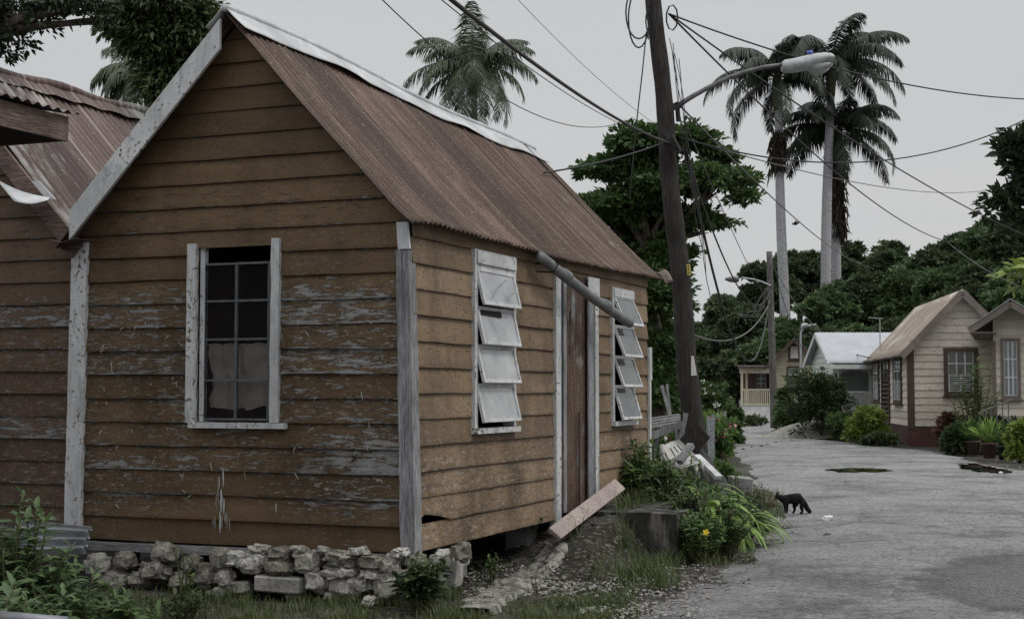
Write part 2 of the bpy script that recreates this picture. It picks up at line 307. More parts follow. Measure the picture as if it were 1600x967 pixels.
M['lf_weed'] = leafmat('weed_leaves', (0.049, 0.098, 0.028), (0.140, 0.224, 0.063), .5, .3)
M['lf_strap'] = leafmat('strap_leaves', (0.105, 0.195, 0.038), (0.285, 0.420, 0.105), .4, .35)
M['lf_red'] = leafmat('red_croton_leaves', (.07, .03, .025), (.14, .08, .05), .5, .2)
M['grass'] = leafmat('grass_blades', (0.038, 0.062, 0.019), (0.115, 0.144, 0.053), .6, .3)
M['fl_pink'] = leafmat('pink_petals', (.5, .17, .22), (.65, .3, .35), .6, .3)
M['fl_white'] = leafmat('white_petals', (.6, .62, .55), (.75, .75, .7), .6, .3)
M['fl_yellow'] = leafmat('yellow_petals', (.7, .5, .03), (.8, .62, .05), .5, .2)
M['pot'] = simple('brown_plastic_pot', (.10, .065, .055), (.07, .05, .045), .6, 5)
M['pot_black'] = simple('black_plastic_pot', (.02, .022, .026), (.03, .03, .035), .5, 5)
M['sand'] = simple('pale_sand', (.42, .41, .37), (.28, .27, .24), .95, 8, bs=.7, bd=.03)
M['wiremesh'] = simple('galvanised_wire', (.25, .27, .28), (.18, .2, .2), .5, 5, bs=0, metal=.3)
M['paper'] = simple('torn_white_paper', (.6, .6, .58), (.5, .5, .48), .8, 5, bs=.1)
M['yellow'] = simple('yellow_tag', (.5, .42, .12), (.4, .33, .1), .6, 5, bs=0)
M['bag'] = simple('white_plastic_bag', (.75, .75, .74), (.6, .6, .6), .45, 14, bs=.5, bd=.01)
M['debris'] = simple('dark_debris', (.03, .026, .022), (.06, .05, .045), .9, 9)
def stonemat():
    m, t, b = newmat('coral_stone'); v = coords(t); o = N(t, 'ShaderNodeObjectInfo').outputs['Random']
    n = fbm(t, v, 6, 8, .7); n2 = fbm(t, v, 26, 5, .7); k = mth(t, 'MULTIPLY_ADD', o, .28, mth(t, 'MULTIPLY', n, .8))
    c = ramp(t, k, [(.33, (.12, .105, .08)), (.45, (.26, .245, .21)), (.58, (.46, .445, .40)), (.72, (.62, .61, .57))])
    c = mixc(t, ramp(t, n2, [(.5, g3(0)), (.68, g3(.85))]), c, (.05, .045, .038)); t.links.new(c, b.inputs['Base Color'])
    b.inputs['Roughness'].default_value = .95; b.inputs['Specular IOR Level'].default_value = .15; bump(t, b, mth(t, 'ADD', n, mth(t, 'MULTIPLY', n2, .5)), 1, .05); return m
M['stone'] = stonemat()
# ================================================================== GROUND, ROAD
H = Frame(-.79, 11.3, 67.7)           # main house: local x along the side wall, y along the gable wall (left), corner at 0
def sst(a, b, x): x = min(1, max(0, (x-a)/(b-a))); return x*x*(3-2*x)
def bank(x, y):
    l = H.loc(Vector((x, y, 0))); t, ww = l.x, -l.y
    if t < -1 or t > 9 or ww < -1.5 or ww > 4: return 0
    h = .43*sst(1.1, 3.15, t-1.0*(1-sst(0, .6, ww)))*(1-sst(5.2, 7.5, t))
    return h*(1-sst(.62, 1.1, ww+.25*noise.noise(Vector((x*2, y*2, 0)))))*sst(-1.2, -.1, ww)+(.03*noise.noise(Vector((x*3, y*3, 0)))+.035*noise.noise(Vector((x*8, y*8, 2))))*sst(.3, 1.2, t)*(1-sst(1.6, 2.4, ww))
def gz(x, y):
    return bank(x, y) + (.025*noise.noise(Vector((x*1.3, y*1.3, 3))) - .01 if y < 60 and x < 12 else -.01)
def axis_steps(segs):
    r = []
    for a, b, n in segs: r += [a+(b-a)*i/n for i in range(n)]
    return r+[segs[-1][1]]
gx = axis_steps([(-900, -60, 8), (-60, -6, 18), (-6, 4, 100), (4, 30, 26), (30, 900, 10)]); gy = axis_steps([(-60, 6, 10), (6, 18, 130), (18, 60, 40), (60, 200, 20), (200, 1500, 8)])
V = [(x, y, gz(x, y)-.02) for x in gx for y in gy]; ny = len(gy)
Fc = np.array([(i*ny+j, (i+1)*ny+j, (i+1)*ny+j+1, i*ny+j+1) for i in range(len(gx)-1) for j in range(ny-1)])
def groundmat():
    m, t, b = newmat('earth_and_grass'); v = coords(t); n = fbm(t, v, .9, 6, .6); n2 = fbm(t, v, 22, 6, .75); n3 = fbm(t, v, .25, 3)
    c = ramp(t, n, [(.38, (.018, .018, .013)), (.5, (.032, .03, .023)), (.6, (.07, .065, .054))])
    c = mixc(t, ramp(t, n2, [(.52, g3(0)), (.64, g3(.85))]), c, (.24, .235, .22)); t.links.new(c, b.inputs['Base Color'])
    b.inputs['Roughness'].default_value = .95; b.inputs['Specular IOR Level'].default_value = .15; bump(t, b, n2, .9, .03); return m
tag(npmesh('ground', np.array(V), Fc, groundmat(), smooth=True), kind='structure')
RE = [(-20, -9, 13), (2, -3.4, 12), (5, -1.3, 12), (8, 0, 12), (10.3, .75, 12), (12, 1.35, 12), (13.6, 1.95, 12), (16, 2.6, 12), (19, 3.35, 12), (22, 3.75, 12), (27, 4.4, 10.6), (32, 5.1, 10.4), (38.6, 5.7, 11.3),
      (43, 6.3, 10.8), (50, 7.4, 9.9), (56, 8.3, 10.6), (62, 8.3, 11.6), (70, 6, 13), (78, 0, 13.5)]
ry = axis_steps([(RE[i][0], RE[i+1][0], max(2, int((RE[i+1][0]-RE[i][0])/.35))) for i in range(len(RE)-1)])
NV = 60; V = []
for y in ry:
    a = np.interp(y, [r[0] for r in RE], [r[1] for r in RE]); c = np.interp(y, [r[0] for r in RE], [r[2] for r in RE])
    a += .2*noise.noise(Vector((y*.7, 0, 0))); c += .25*noise.noise(Vector((y*1.1, 9, 0)))
    for j in range(NV+1):
        x = a+(c-a)*j/NV; V.append((x, y, .012*noise.noise(Vector((x*.6, y*.6, 1)))+.05*sst(0, .08, min(j, NV-j)/NV)-.034+(.004*noise.noise(Vector((x*3, y*3, 5))))))
Fc = np.array([(i*(NV+1)+j, i*(NV+1)+j+1, (i+1)*(NV+1)+j+1, (i+1)*(NV+1)+j) for i in range(len(ry)-1) for j in range(NV)])
def roadmat():
    m, t, b = newmat('worn_wet_asphalt'); v = coords(t)
    wp = N(t, 'ShaderNodeTexNoise', {'Vector': v, 'Scale': 1.3, 'Detail': 4.0}).outputs['Color']; vw = N(t, 'ShaderNodeVectorMath', {0: v, 1: N(t, 'ShaderNodeVectorMath', {0: wp, 'Scale': .9}, operation='SCALE').outputs[0]}, operation='ADD').outputs[0]
    n = fbm(t, v, .6, 10, .68); n2 = fbm(t, v, 48, 6, .85); n3 = fbm(t, v, 3.0, 12, .9); nb = fbm(t, v, .22, 3)
    c = ramp(t, mth(t, 'MULTIPLY_ADD', n3, .45, mth(t, 'MULTIPLY', n, .55)), [(.40, (.06, .06, .062)), (.455, (.17, .17, .177)), (.50, (.30, .301, .31)), (.56, (.385, .387, .395)), (.64, (.45, .445, .435))])
    c = mixc(t, ramp(t, n2, [(.40, g3(.8)), (.5, g3(0))]), c, (.045, .045, .047)); c = mixc(t, ramp(t, n2, [(.54, g3(0)), (.64, g3(.85))]), c, (.46, .455, .44))
    n5 = fbm(t, v, 19, 6, .9); c = mixc(t, ramp(t, n5, [(.40, g3(.85)), (.47, g3(0))]), c, (.04, .04, .04)); c = mixc(t, ramp(t, n5, [(.53, g3(0)), (.62, g3(.8))]), c, (.47, .445, .43))
    ed = N(t, 'ShaderNodeTexVoronoi', {'Vector': vw, 'Scale': .8}, feature='DISTANCE_TO_EDGE').outputs['Distance']
    crack = mth(t, 'MULTIPLY', ramp(t, ed, [(.008, g3(1)), (.028, g3(0))]), ramp(t, n, [(.44, g3(1)), (.58, g3(.2))])); c = mixc(t, mth(t, 'MULTIPLY', crack, .45), c, (.03, .03, .03))
    spot = ramp(t, fbm(t, v, 5.5, 9, .85), [(.39, g3(1)), (.43, g3(0))]); c = mixc(t, mth(t, 'MULTIPLY', spot, .75), c, (.04, .038, .035))
    # newer coarse patch at the lower right and a ragged hollow in the middle distance
    dist = N(t, 'ShaderNodeVectorMath', {0: vw, 1: (6.8, 12.2, .5)}, operation='DISTANCE').outputs['Value']; coarse = ramp(t, mth(t, 'MULTIPLY_ADD', n3, 1.2, dist), [(.0, g3(1)), (.001, g3(1))])
    cm = N(t, 'ShaderNodeMapRange', {0: mth(t, 'MULTIPLY_ADD', n3, 1.4, dist), 1: 3.75, 2: 3.5, 3: 0.0, 4: 1.0}).outputs[0]
    vor = N(t, 'ShaderNodeTexVoronoi', {'Vector': v, 'Scale': 34.0}).outputs['Distance']; pc = ramp(t, vor, [(.15, (.27, .268, .26)), (.55, (.05, .05, .05))]); c = mixc(t, mth(t, 'MULTIPLY', cm, .5), c, pc)
    t.links.new(c, b.inputs['Base Color'])
    t.links.new(ramp(t, n, [(.42, g3(.36)), (.56, g3(.8))]), b.inputs['Roughness']); b.inputs['Specular IOR Level'].default_value = .4
    h = mth(t, 'ADD', mth(t, 'MULTIPLY_ADD', n5, .8, mth(t, 'MULTIPLY', n2, .7)), mth(t, 'ADD', mth(t, 'MULTIPLY', n3, .45), mth(t, 'ADD', mth(t, 'MULTIPLY', crack, -.4), mth(t, 'MULTIPLY', mth(t, 'MULTIPLY', vor, cm), -2.2))))
    bump(t, b, h, 1, .035); return m
tag(npmesh('road', np.array(V), Fc, roadmat(), smooth=True), kind='structure')
# puddles
m, t, b = newmat('puddle_water'); b.inputs['Base Color'].default_value = (.012, .012, .011, 1); b.inputs['Roughness'].default_value = .03; M['water'] = m
for (x0, x1, py, hh) in ((1288, 1396, 736.5, 3.2), (1492, 1580, 734, 6)):
    mb = MB(); n = 48; pts = []
    for i in range(n):
        a = 2*math.pi*i/n; r = .9+.5*noise.noise(Vector((math.cos(a)*2.2, math.sin(a)*2.2, x0)))+.3*noise.noise(Vector((math.cos(a)*6, math.sin(a)*6, x0)))
        g = G((x0+x1)/2+(x1-x0)/2*math.cos(a)*r+(4*math.sin(a) if x0 > 1400 else 0), py+(hh*math.sin(a)*r)+(hh*.7*math.cos(a) if x0 > 1400 else 0)); pts.append((g.x, g.y, .034))
    mb.add(pts, [tuple(range(n))]); tag(mb.build('puddle', M['water']), kind='structure')

# ================================================================== BOARDS
def clap(name, parent, mat, place, s0, s1, z0, z1, bh, clip=None, holes=(), wear=lambda s, z: 0, seg=.22, jit=.003, out=.022, seed=1, gaps=()):
    rr = random.Random(seed); V = []; Q = []; A = {'bid': [], 'vv': [], 'wear': []}
    nb = int(math.ceil((z1-z0)/bh-1e-4)); 
    for k in range(nb):
        a = z0+k*bh; bt = min(a+bh, z1); bid = rr.random(); tilt = (rr.random()-.5)*jit*2; so_ = rr.random()*50; po = out*(1+(rr.random()-.5)*.5)
        zc = sorted({a, bt} | {z for h in holes for z in h[2:4] if a < z < bt}); 
        lim = (s0, s1) if not clip else clip(a)
        if lim[1]-lim[0] < .03: continue
        sc = sorted({lim[0], lim[1]} | {s for h in holes for s in h[0:2] if lim[0] < s < lim[1]})
        for i in range(len(zc)-1):
            for j in range(len(sc)-1):
                zm, sm = (zc[i]+zc[i+1])/2, (sc[j]+sc[j+1])/2
                if any(h[0] < sm < h[1] and h[2] < zm < h[3] for h in holes): continue
                n = max(1, int((sc[j+1]-sc[j])/seg)); base = len(V); rows = [zc[i], zc[i+1]]
                if zc[i] == a: rows = [None]+rows
                for q in range(n+1):
                    s = sc[j]+(sc[j+1]-sc[j])*q/n; dz = jit*noise.noise(Vector((s*2.1+so_, k*3.3, 0)))*2+tilt*(s-s0)/(s1-s0); do = jit*noise.noise(Vector((s*1.3, k*5.1, so_)))*1.5
                    for g in gaps:   # broken bottom edges
                        if g[0] == k and g[1] < s < g[2]: dz += g[3]*math.sin(math.pi*(s-g[1])/(g[2]-g[1]))*(1+.4*noise.noise(Vector((s*9, 0, 0))))
                    for z in rows:
                        zz = a if z is None else z; f = (zz-a)/bh; o_ = 0 if z is None else po*(1-f)+.003+do
                        z2 = zz+dz*(1 if zz == a else .5) + (.0 if zz > a else 0)
                        ss = s
                        if clip: c = clip(zz); ss = min(max(s, c[0]), c[1])
                        V.append(tuple(place(ss, z2, o_))); A['bid'].append(bid); A['vv'].append(f if z is not None else 0); A['wear'].append(wear(ss, zz))
                m = len(rows)
                for q in range(n):
                    for r_ in range(m-1):
                        x = base+q*m+r_; Q.append((x, x+m, x+m+1, x+1))
    me = bpy.data.meshes.new(name); me.from_pydata(V, [], Q); me.update()
    for k, v in A.items(): at = me.attributes.new(k, 'FLOAT', 'POINT'); at.data.foreach_set('value', v)
    return link(name, me, mat, parent)
def slab_roof(name, parent, mat, x0, x1, prof, per=.085, amp=.009, dx=None, thick=0, warp=None):
    """corrugated slope: prof(q)->(y,z) down the slope, waves across x"""
    n = int((x1-x0)/per*6); nq = 26; V = []
    dx = dx or (lambda x, q: (0, 0))
    for i in range(n+1):
        x = x0+(x1-x0)*i/n; wv = amp*math.sin(2*math.pi*x/per)
        for j in range(nq+1):
            q = j/nq; y, z = prof(q); y2, z2 = prof(q+.01); d = Vector((y2-y, z2-z)).normalized(); nn = Vector((-d.y, d.x))
            if nn.y < 0: nn = -nn
            o = wv; e = dx(x, q)
            V.append((x, y+nn.x*(o+e[0]), z+nn.y*(o+e[0])+e[1]))
    V = np.array(V); k = nq+1
    Fq = np.array([(i*k+j, (i+1)*k+j, (i+1)*k+j+1, i*k+j+1) for i in range(n) for j in range(nq)])
    return npmesh(name, V, Fq, mat, parent, smooth=True)

# ================================================================== MAIN HOUSE
ho = empty('wooden_house', (H.o.x, H.o.y, 0), H.a, 'brown peeling clapboard house with steep rusty iron roof on rough stones, nearest the camera', 'house')
W, L = 3.12, 6.2; ZB, ZE, ZR = .36, 2.96, 4.62
def rz(y):  # underside of roof over y
    return ZR-(abs(y-W/2))*(ZR-ZE)/(W/2)
hy = lambda px, py: H.front(px, py)
fl = hy(311, 500)[0]; fr = hy(427, 500)[0]; ft = hy(370, 386)[1]; fb = hy(370, 659)[1]
def gclip(z): 
    if z <= ZE: return (0, W)
    d = (z-ZE)/(ZR-ZE)*W/2; return (d, W-d)
def wearf(s, z): return .12+(.78 if z < 2.35 else .14*(z < 3.2))*(.7+.9*noise.noise(Vector((s*.9, z*1.4, 0))))-.3*(z > 3.9)-(.6 if z < .56 else 0)
clap('gable_wall', ho, M['front'], lambda s, z, o: (-o, s, z), 0, W, ZB, ZR, .196, gclip, [(fr, fl, fb, ft)], wearf, seed=3, gaps=[(5, 0, .8, .01)])
sx = lambda px, py: H.side(px, py)
w1 = (sx(737, 500)[0], sx(798, 500)[0], sx(760, 667)[1], sx(760, 394)[1]); w2 = (sx(953, 500)[0], sx(984, 500)[0], sx(970, 657)[1], sx(970, 452)[1])
dr = (sx(866, 500)[0], sx(926, 500)[0], .38, sx(895, 432)[1])
clap('side_wall', ho, M['side'], lambda s, z, o: (s, -o, z), 0, L, ZB, ZE+.02, .203, None, [w1, (dr[0], dr[1], .2, dr[3]), w2], lambda s, z: .2+.55*(z < 1.2)+.3*noise.noise(Vector((s*2, z*2, 0))), seed=5, jit=.0035,
     gaps=[(1, .0, .62, .075), (1, 1.15, 1.35, .02), (0, 0, 3, .0)])
mb = MB(); mb.box(0, L, W-.06, W-.02, ZB, ZE); mb.box(L-.06, L, 0, W-.06, ZB, ZE); mb.add([(L, 0, ZE), (L, W, ZE), (L, W/2, ZR)], [(0, 1, 2)]); mb.build('rear_walls', M['dark'], ho)
mb = MB(); mb.box(.03, L-.06, .05, W-.06, ZB-.02, ZB+.04); mb.box(.9, .95, .7, W-.1, ZB+.04, 2.7); mb.build('floor', M['dark'], ho)
# foundation beam under gable, grey
mb = MB(); mb.bar((-.045, .06, .315), (-.045, 3.05, .305), .05, .065); mb.bar((.05, .01, .33), (.05, .02, .34), .04, .04); mb.build('sill_beam', M['greywood_h'], ho)
# posts
mb = MB()
def leanpost(mb, x0, x1, yb, yt, z0, z1, wid, n=14, seed=0):
    pts = []
    for i in range(n):
        z = z0+(z1-z0)*i/n; z2 = z0+(z1-z0)*(i+1)/n
        def q(zz): 
            f = (zz-z0)/(z1-z0); j = .006*noise.noise(Vector((zz*3, seed, 0))); y = yb+(yt-yb)*f+j; w_ = wid*(1-.06*f)+.008*noise.noise(Vector((zz*4, seed, 5)))
            return [(x0, y, zz), (x1, y, zz), (x1, y+w_, zz), (x0, y+w_, zz)]
        pts.append(q(z)); 
    pts.append(q(z1)); b = len(mb.v)
    for p in pts: mb.v += p
    for i in range(n):
        for j in range(4): mb.f.append((b+i*4+j, b+i*4+(j+1) % 4, b+i*4+4+(j+1) % 4, b+i*4+4+j)); mb.m.append(0)
    mb.f.append((b+3, b+2, b+1, b)); mb.f.append(tuple(b+n*4+j for j in range(4))); mb.m += [0, 0]
leanpost(mb, -.055, .07, -.085, -.015, .27, 2.68, .115, seed=2); leanpost(mb, -.07, -.03, -.005, .05, .285, 2.685, .04, seed=7)
mb.build('corner_post', M['greywood'], ho)
mb = MB(); leanpost(mb, -.05, -.02, -.02, .0, 2.69, 2.9, .10, 3); mb.build('post_cap', M['white'], ho)
mb = MB(); leanpost(mb, -.05, .02, 3.055, 3.03, .38, 2.86, .17, seed=4); mb.build('corner_board', M['white_wood'], ho)
mb = MB(); mb.box(L-.03, L+.02, -.05, -.02, .8, 2.1); mb.box(L+.0, L+.025, -.06, .1, 1.72, 2.1); mb.build('corner_strip', M['white'], ho)
# roof
EZ = 2.90; RZ = 4.66
def sag(x): return -.13*max(0, x)/6.6+.02*math.sin(x*1.3)
def rprof(q): y = W/2-(W/2+.12)*q; z = RZ+(EZ-.03-RZ)*q; z += .06*max(0, (q-.85)/.15)**2*0.6-.02*math.sin(q*math.pi); return y, z
def lprof(q): y = W/2+(W/2+.12)*q; z = RZ+(EZ-.1-RZ)*q; return y, z
def rdx(x, q):
    lap = .008*((x+.3)/.7 % 1)
    lap += .014*math.exp(-((x-4.05)/.05)**2)+.012*math.exp(-((x-4.75)/.05)**2)
    return lap, sag(x)*(1-q)-.04*q*math.sin(math.pi*max(0, x)/6.6)+.02*noise.noise(Vector((x*.8, q*2, 0)))+(-.03*q*max(0, (.25-x))/.4)
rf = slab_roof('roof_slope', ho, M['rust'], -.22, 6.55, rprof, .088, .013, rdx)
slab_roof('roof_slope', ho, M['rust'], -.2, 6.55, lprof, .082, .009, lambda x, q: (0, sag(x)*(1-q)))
for m_ in (rf,):
    md = m_.modifiers.new('thickness', 'SOLIDIFY'); md.thickness = .003
mb = MB()
def capf(side, wd):
    def f(u, v):
        x = -.24+6.84*u; lift = .035*max(0, noise.noise(Vector((x*1.1, 2, 0)))+.1)*v**2*1.6+.004*noise.noise(Vector((x*6, v*3, 0)))
        w_ = wd*(1+.25*noise.noise(Vector((x*.9, 7, 0))))*v; sl = (RZ-EZ)/(W/2+.12)
        d = Vector((side*1, -sl)).normalized()*w_; n_ = Vector((side*sl, 1)).normalized()*(.024+lift)
        return (x, W/2+d.x+n_.x, RZ+.012+d.y+n_.y+sag(x))
    return f
mb.grid(90, 6, capf(-1, .27)); mb.grid(90, 4, capf(1, .22)); mb.tube([(-.24+6.84*i/40, W/2, RZ+.03+sag(-.24+6.84*i/40)) for i in range(41)], .035, 8)
cp = mb.build('ridge_cap', M['cap'], rf, smooth=True); md = cp.modifiers.new('thickness', 'SOLIDIFY'); md.thickness = .004
# rafters & soffit line
mb = MB(); 
for xx in (1.5, 3, 4.5, 6.0):
    mb.bar((xx, W/2, ZR-.16), (xx, .02, ZE-.15), .04, .07); mb.bar((xx, W/2, ZR-.16), (xx, W-.03, ZE-.15), .04, .07)
mb.build('rafters', M['darkwood'], ho)
# white bargeboard on left rake
mb = MB(); a = H.hit(343, 53, 0, -.235); b_ = H.hit(108, 352, 0, -.235)
n = 16; rows = []
for i in range(n+1):
    f = i/n; c = a.lerp(b_, f); nn = Vector((0, -(b_.z-a.z), (b_.y-a.y))).normalized(); wd = .088+.004*noise.noise(Vector((f*20, 0, 0)))
    if nn.z < 0: nn = -nn
    up = nn*wd; rows.append([c+up, c-up, c-up+Vector((.03, 0, 0)), c+up+Vector((.03, 0, 0))])
for r_, c in ((rows[0], a), (rows[-1], b_)):
    for k_, (q, s__) in enumerate(zip(r_, (1, -1, -1, 1))): r_[k_] = Vector((q.x, c.y, c.z+s__*.088*1.42))
b0 = 0
for r_ in rows: mb.v += [tuple(p) for p in r_]
for i in range(n):
    for j in range(4): mb.f.append((i*4+j, i*4+(j+1) % 4, i*4+4+(j+1) % 4, i*4+4+j)); mb.m.append(0)
mb.f += [(3, 2, 1, 0), (n*4, n*4+1, n*4+2, n*4+3)]; mb.m += [0, 0]; mb.build('bargeboard', M['white_wood'], ho)
# front window
wi = empty('window'); wi.parent = ho
def hyz(px, py, xl=-.03): h = H.front(px, py, xl); return h
mb = MB()
for (xa, xb, yt, yb) in ((294, 308, 381, 660), (425, 438, 372, 660)):
    y0, zt = hyz(xb, yt); y1, _ = hyz(xa, yt); _, zb = hyz(xa, yb)
    leanpost(mb, -.05, .0, y0, y0, zb, zt, y1-y0, 8, seed=xa)
y1, zs = hyz(295, 664, -.06); y0, _ = hyz(444, 664, -.06); mb.box(-.075, .03, y0, y1, zs-.022, zs+.022)
y1, _ = hyz(309, 500); y0, _ = hyz(314, 500); mb.box(-.0, .05, y0-.012, y1, fb, ft)
mb.build('frame', M['white_wood'], wi)
mb = MB(); ya, _ = H.front(317, 500, .02); yb, _ = H.front(424, 500, .02); ym, _ = H.front(370, 500, .02)
zt = H.front(370, 412, .02)[1]; zb = H.front(370, 656, .02)[1]
for y, w_ in ((ya-.012, .032), (yb+.012, .032), (ym, .02)): mb.box(.005, .035, y-w_/2, y+w_/2, zb, zt)
for py in (412, 470, 530, 594, 655): z = H.front(370, py, .02)[1]; mb.box(.002, .038, yb, ya, z-.009, z+.009)
sa = mb.build('sash', M['sash'], wi)
mb = MB(); mb.box(.018, .021, yb, ya, zb, zt); mb.build('pane', M['glass'], wi)
def cur(u, v):
    y = yb+.03+(ya-yb-.05)*u; ztop = H.front(370, 537, .1)[1]; zbot = H.front(370, 640, .1)[1]+.05*abs(u-.62)+(.12*max(0, .25-u))+.0
    zz = ztop+(zbot-ztop)*v; return (.085+.02*math.sin(u*23+v*3.5)+.06*noise.noise(Vector((u*4, v*3, 0)))+.05*math.sin(v*3.1)+.02*noise.noise(Vector((u*13, v*9, 0))), y+.02*noise.noise(Vector((v*4, u, 9))), zz+.05*(v)*noise.noise(Vector((u*5, 0, 8)))+.012*noise.noise(Vector((u*7, v*2, 4))))
mb = MB(); mb.grid(50, 30, cur); mb.build('curtain', M['curtain'], wi, smooth=True)
# splinters and lifted paint curls, white drips, small cross mark
mb = MB(); sr = random.Random(5)
for k in range(95):
    y = sr.uniform(.1, 2.95); z_ = sr.choice([sr.uniform(.6, 2.35), sr.uniform(1.6, 2.3)]); 
    if fr-.08 < y < fl+.08 and fb-.1 < z_ < ft: continue
    a_ = sr.uniform(-1.2, 1.2); ln = sr.uniform(.02, .07); p = Vector((-.024, y, z_)); mb.tube([p, p+Vector((-.012, math.sin(a_)*ln*.5, -abs(math.cos(a_))*ln*.5)), p+Vector((-.008, math.sin(a_)*ln*.8, -abs(math.cos(a_))*ln))], sr.uniform(.0016, .0032), 4)
mb.build('paint_splinters', M['cap'], ho)
mb = MB()
for (px, y0_, y1_, w_) in ((349, 731, 762, 2.6), (343, 744, 764, 1.6), (346, 764, 800, 4.5), (350, 778, 803, 3), (344, 798, 833, 3), (341, 745, 790, 1), (336, 805, 828, 1), (333, 812, 820, 1.2), (355, 800, 826, 1.1), (359, 808, 830, .8), (338, 770, 796, .9), (352, 800, 818, 1.6), (347, 803, 826, 1.3)):
    n_ = 7; pts = []
    for i in range(n_+1):
        f = i/n_; y_, z_ = H.front(px+1.3*noise.noise(Vector((px, f*4, 0))), y0_+(y1_-y0_)*f, -.027); wd_ = w_/2*.0052*max(.15, math.sin(math.pi*(.12+.82*f)))*(1+.6*noise.noise(Vector((px*3, f*7, 4)))); pts.append((y_, z_, wd_))
    mb.add([(-.0285-.0004*(px % 3), y_+s_*wd_, z_) for (y_, z_, wd_) in pts for s_ in (-1, 1)], [(2*i, 2*i+1, 2*i+3, 2*i+2) for i in range(n_)])
mb.build('paint_drip', M['cap'], ho)
mb = MB(); yc_, zc_ = H.front(553, 715, -.026)
for s_ in (-1, 1): mb.bar((-.026, yc_-.02*s_, zc_-.025), (-.026, yc_+.02*s_, zc_+.025), .008, .004, 0, (1, 0, 0))
mb.build('cross_mark', M['dark'], ho)
# louvre windows in the side wall
def louvre(hole, tops, bots, outs, glass, topboard):
    wo = empty('window'); wo.parent = ho; t0, t1, z0, z1 = hole; mb = MB()
    mb.box(t0-.03, t0+.035, -.045, .06, z0-.0, z1); mb.box(t1-.035, t1+.02, -.045, .06, z0, z1); mb.box(t0+.035, t1-.035, -.04, .05, tops[0], z1+.0)
    mb.box(t0-.05, t1+.04, -.085, .06, z0-.05, z0-.004); mb.box(t0-.0, t1, -.058, -.046, z1-topboard, z1-.012)
    mb.build('frame', M['white_wood'], wo)
    for zt_, zb_, ou in zip(tops, bots, outs):
        m2 = MB(); a0, a1 = t0+.02, t1-.02; yt, yb2 = -.03, -.03-ou
        def pt(t, f): return Vector((t, yt+(yb2-yt)*f, zt_+(zb_-zt_)*f))
        nrm = (pt(a1, 0)-pt(a0, 0)).cross(pt(a0, 1)-pt(a0, 0)).normalized(); wf = .045
        m2.bar(pt(a0+.015, 0), pt(a0+.015, 1), .035, .025, 0, nrm); m2.bar(pt(a1-.015, 0), pt(a1-.015, 1), .035, .025, 0, nrm)
        m2.bar(pt(a0+.033, .04), pt(a1-.033, .04), .035, .022, 0, nrm); m2.bar(pt(a0+.033, .955), pt(a1-.033, .955), .03, .028, 0, nrm)
        so_ = m2.build('sash', M['white_wood'], wo)
        m3 = MB(); m3.bar(pt((a0+a1)/2, .07), pt((a0+a1)/2, .93), a1-a0-.06, .004, 0, nrm); m3.build('pane', glass, wo)
    return wo
z = lambda px, py: sx(px, py)[1]
louvre(w1, [z(740, 418), z(740, 479), z(740, 539), z(740, 600)], [z(740, 476), z(740, 538), z(740, 598), z(740, 660)], [.075, .075, .075, .075], M['glass_dusty'], .12)
louvre(w2, [z(955, 462), z(955, 508), z(955, 556), z(955, 602)], [z(955, 508), z(955, 558), z(955, 605), z(955, 656)], [.14, .13, .12, .11], M['glass_clear'], .1)
# crack and a broken corner, and hole in the rusty door sheet
mb = MB()
lw_ = lambda f, g, k: (w1[0]+.06+(w1[1]-w1[0]-.12)*f, -.038-.08*g, [z(740, 418), z(740, 479)][k]+([z(740, 470), z(740, 533)][k]-[z(740, 418), z(740, 479)][k])*g)
for (p, q) in (((.15, .92), (.42, .55)), ((.42, .55), (.75, .25)), ((.6, .9), (.9, .6))):
    mb.tube([lw_(*p, 0), lw_(*q, 0)], .0025, 4)
mb.build('glass_crack', M['sash'], ho)
mb = MB(); mb.hexa([Vector(lw_(*p, 1))+Vector((0, o, 0)) for o in (-.004, -.001) for p in ((.03, .08), (.62, .08), (.62, .26), (.03, .22))]); mb.build('broken_pane_gap', M['dark'], ho)
# door
do = empty('door'); do.parent = ho; d0, d1, z0, z1 = dr
def dcor(u, v):
    t = d0+.17+(d1-d0-.34)*u; return (t, .0-.018*math.sin(2*math.pi*t/.095)-.02*noise.noise(Vector((t*3, v*2, 0))), z0+.02+(z1-z0-.02)*v+.0*u)
mb = MB(); mb.grid(70, 24, dcor); mb.build('iron_sheet', M['rust_door'], do, smooth=True)
mb = MB(); leanpost(mb, -.0, .02, 0, 0, z0, z1, .1, 3); mb = MB()
mb.box(d1-.30, d1-.14, -.06, -.045, z0+.1, z1-.19); mb.build('door_board', M['greywood'], do); mb = MB(); mb.box(d0+.12, d0+.20, -.055, -.04, z0+.04, z1); mb.build('door_board', M['greywood'], do); mb = MB(); mb.box(d0+.56, d0+.585, -.052, -.046, z0+.05, z0+1.0); mb.box(d0+.3, d0+.33, -.052, -.046, z1-.5, z1-.35); mb.box(d0+.28, d0+.3, -.052, -.046, z1-.8, z1-.7); mb.build('rust_hole', M['dark'], do)
mb = MB(); mb.box(d0-.06, d0+.075, -.045, .03, z0-.08, z1+.02); mb.box(d1-.055, d1+.05, -.05, .03, z0+.1, z1+.0); mb.box(d1-.3, d1+.05, -.062, -.051, z1-.18, z1+.02)
mb.build('door_frame', M['white_wood'], do)
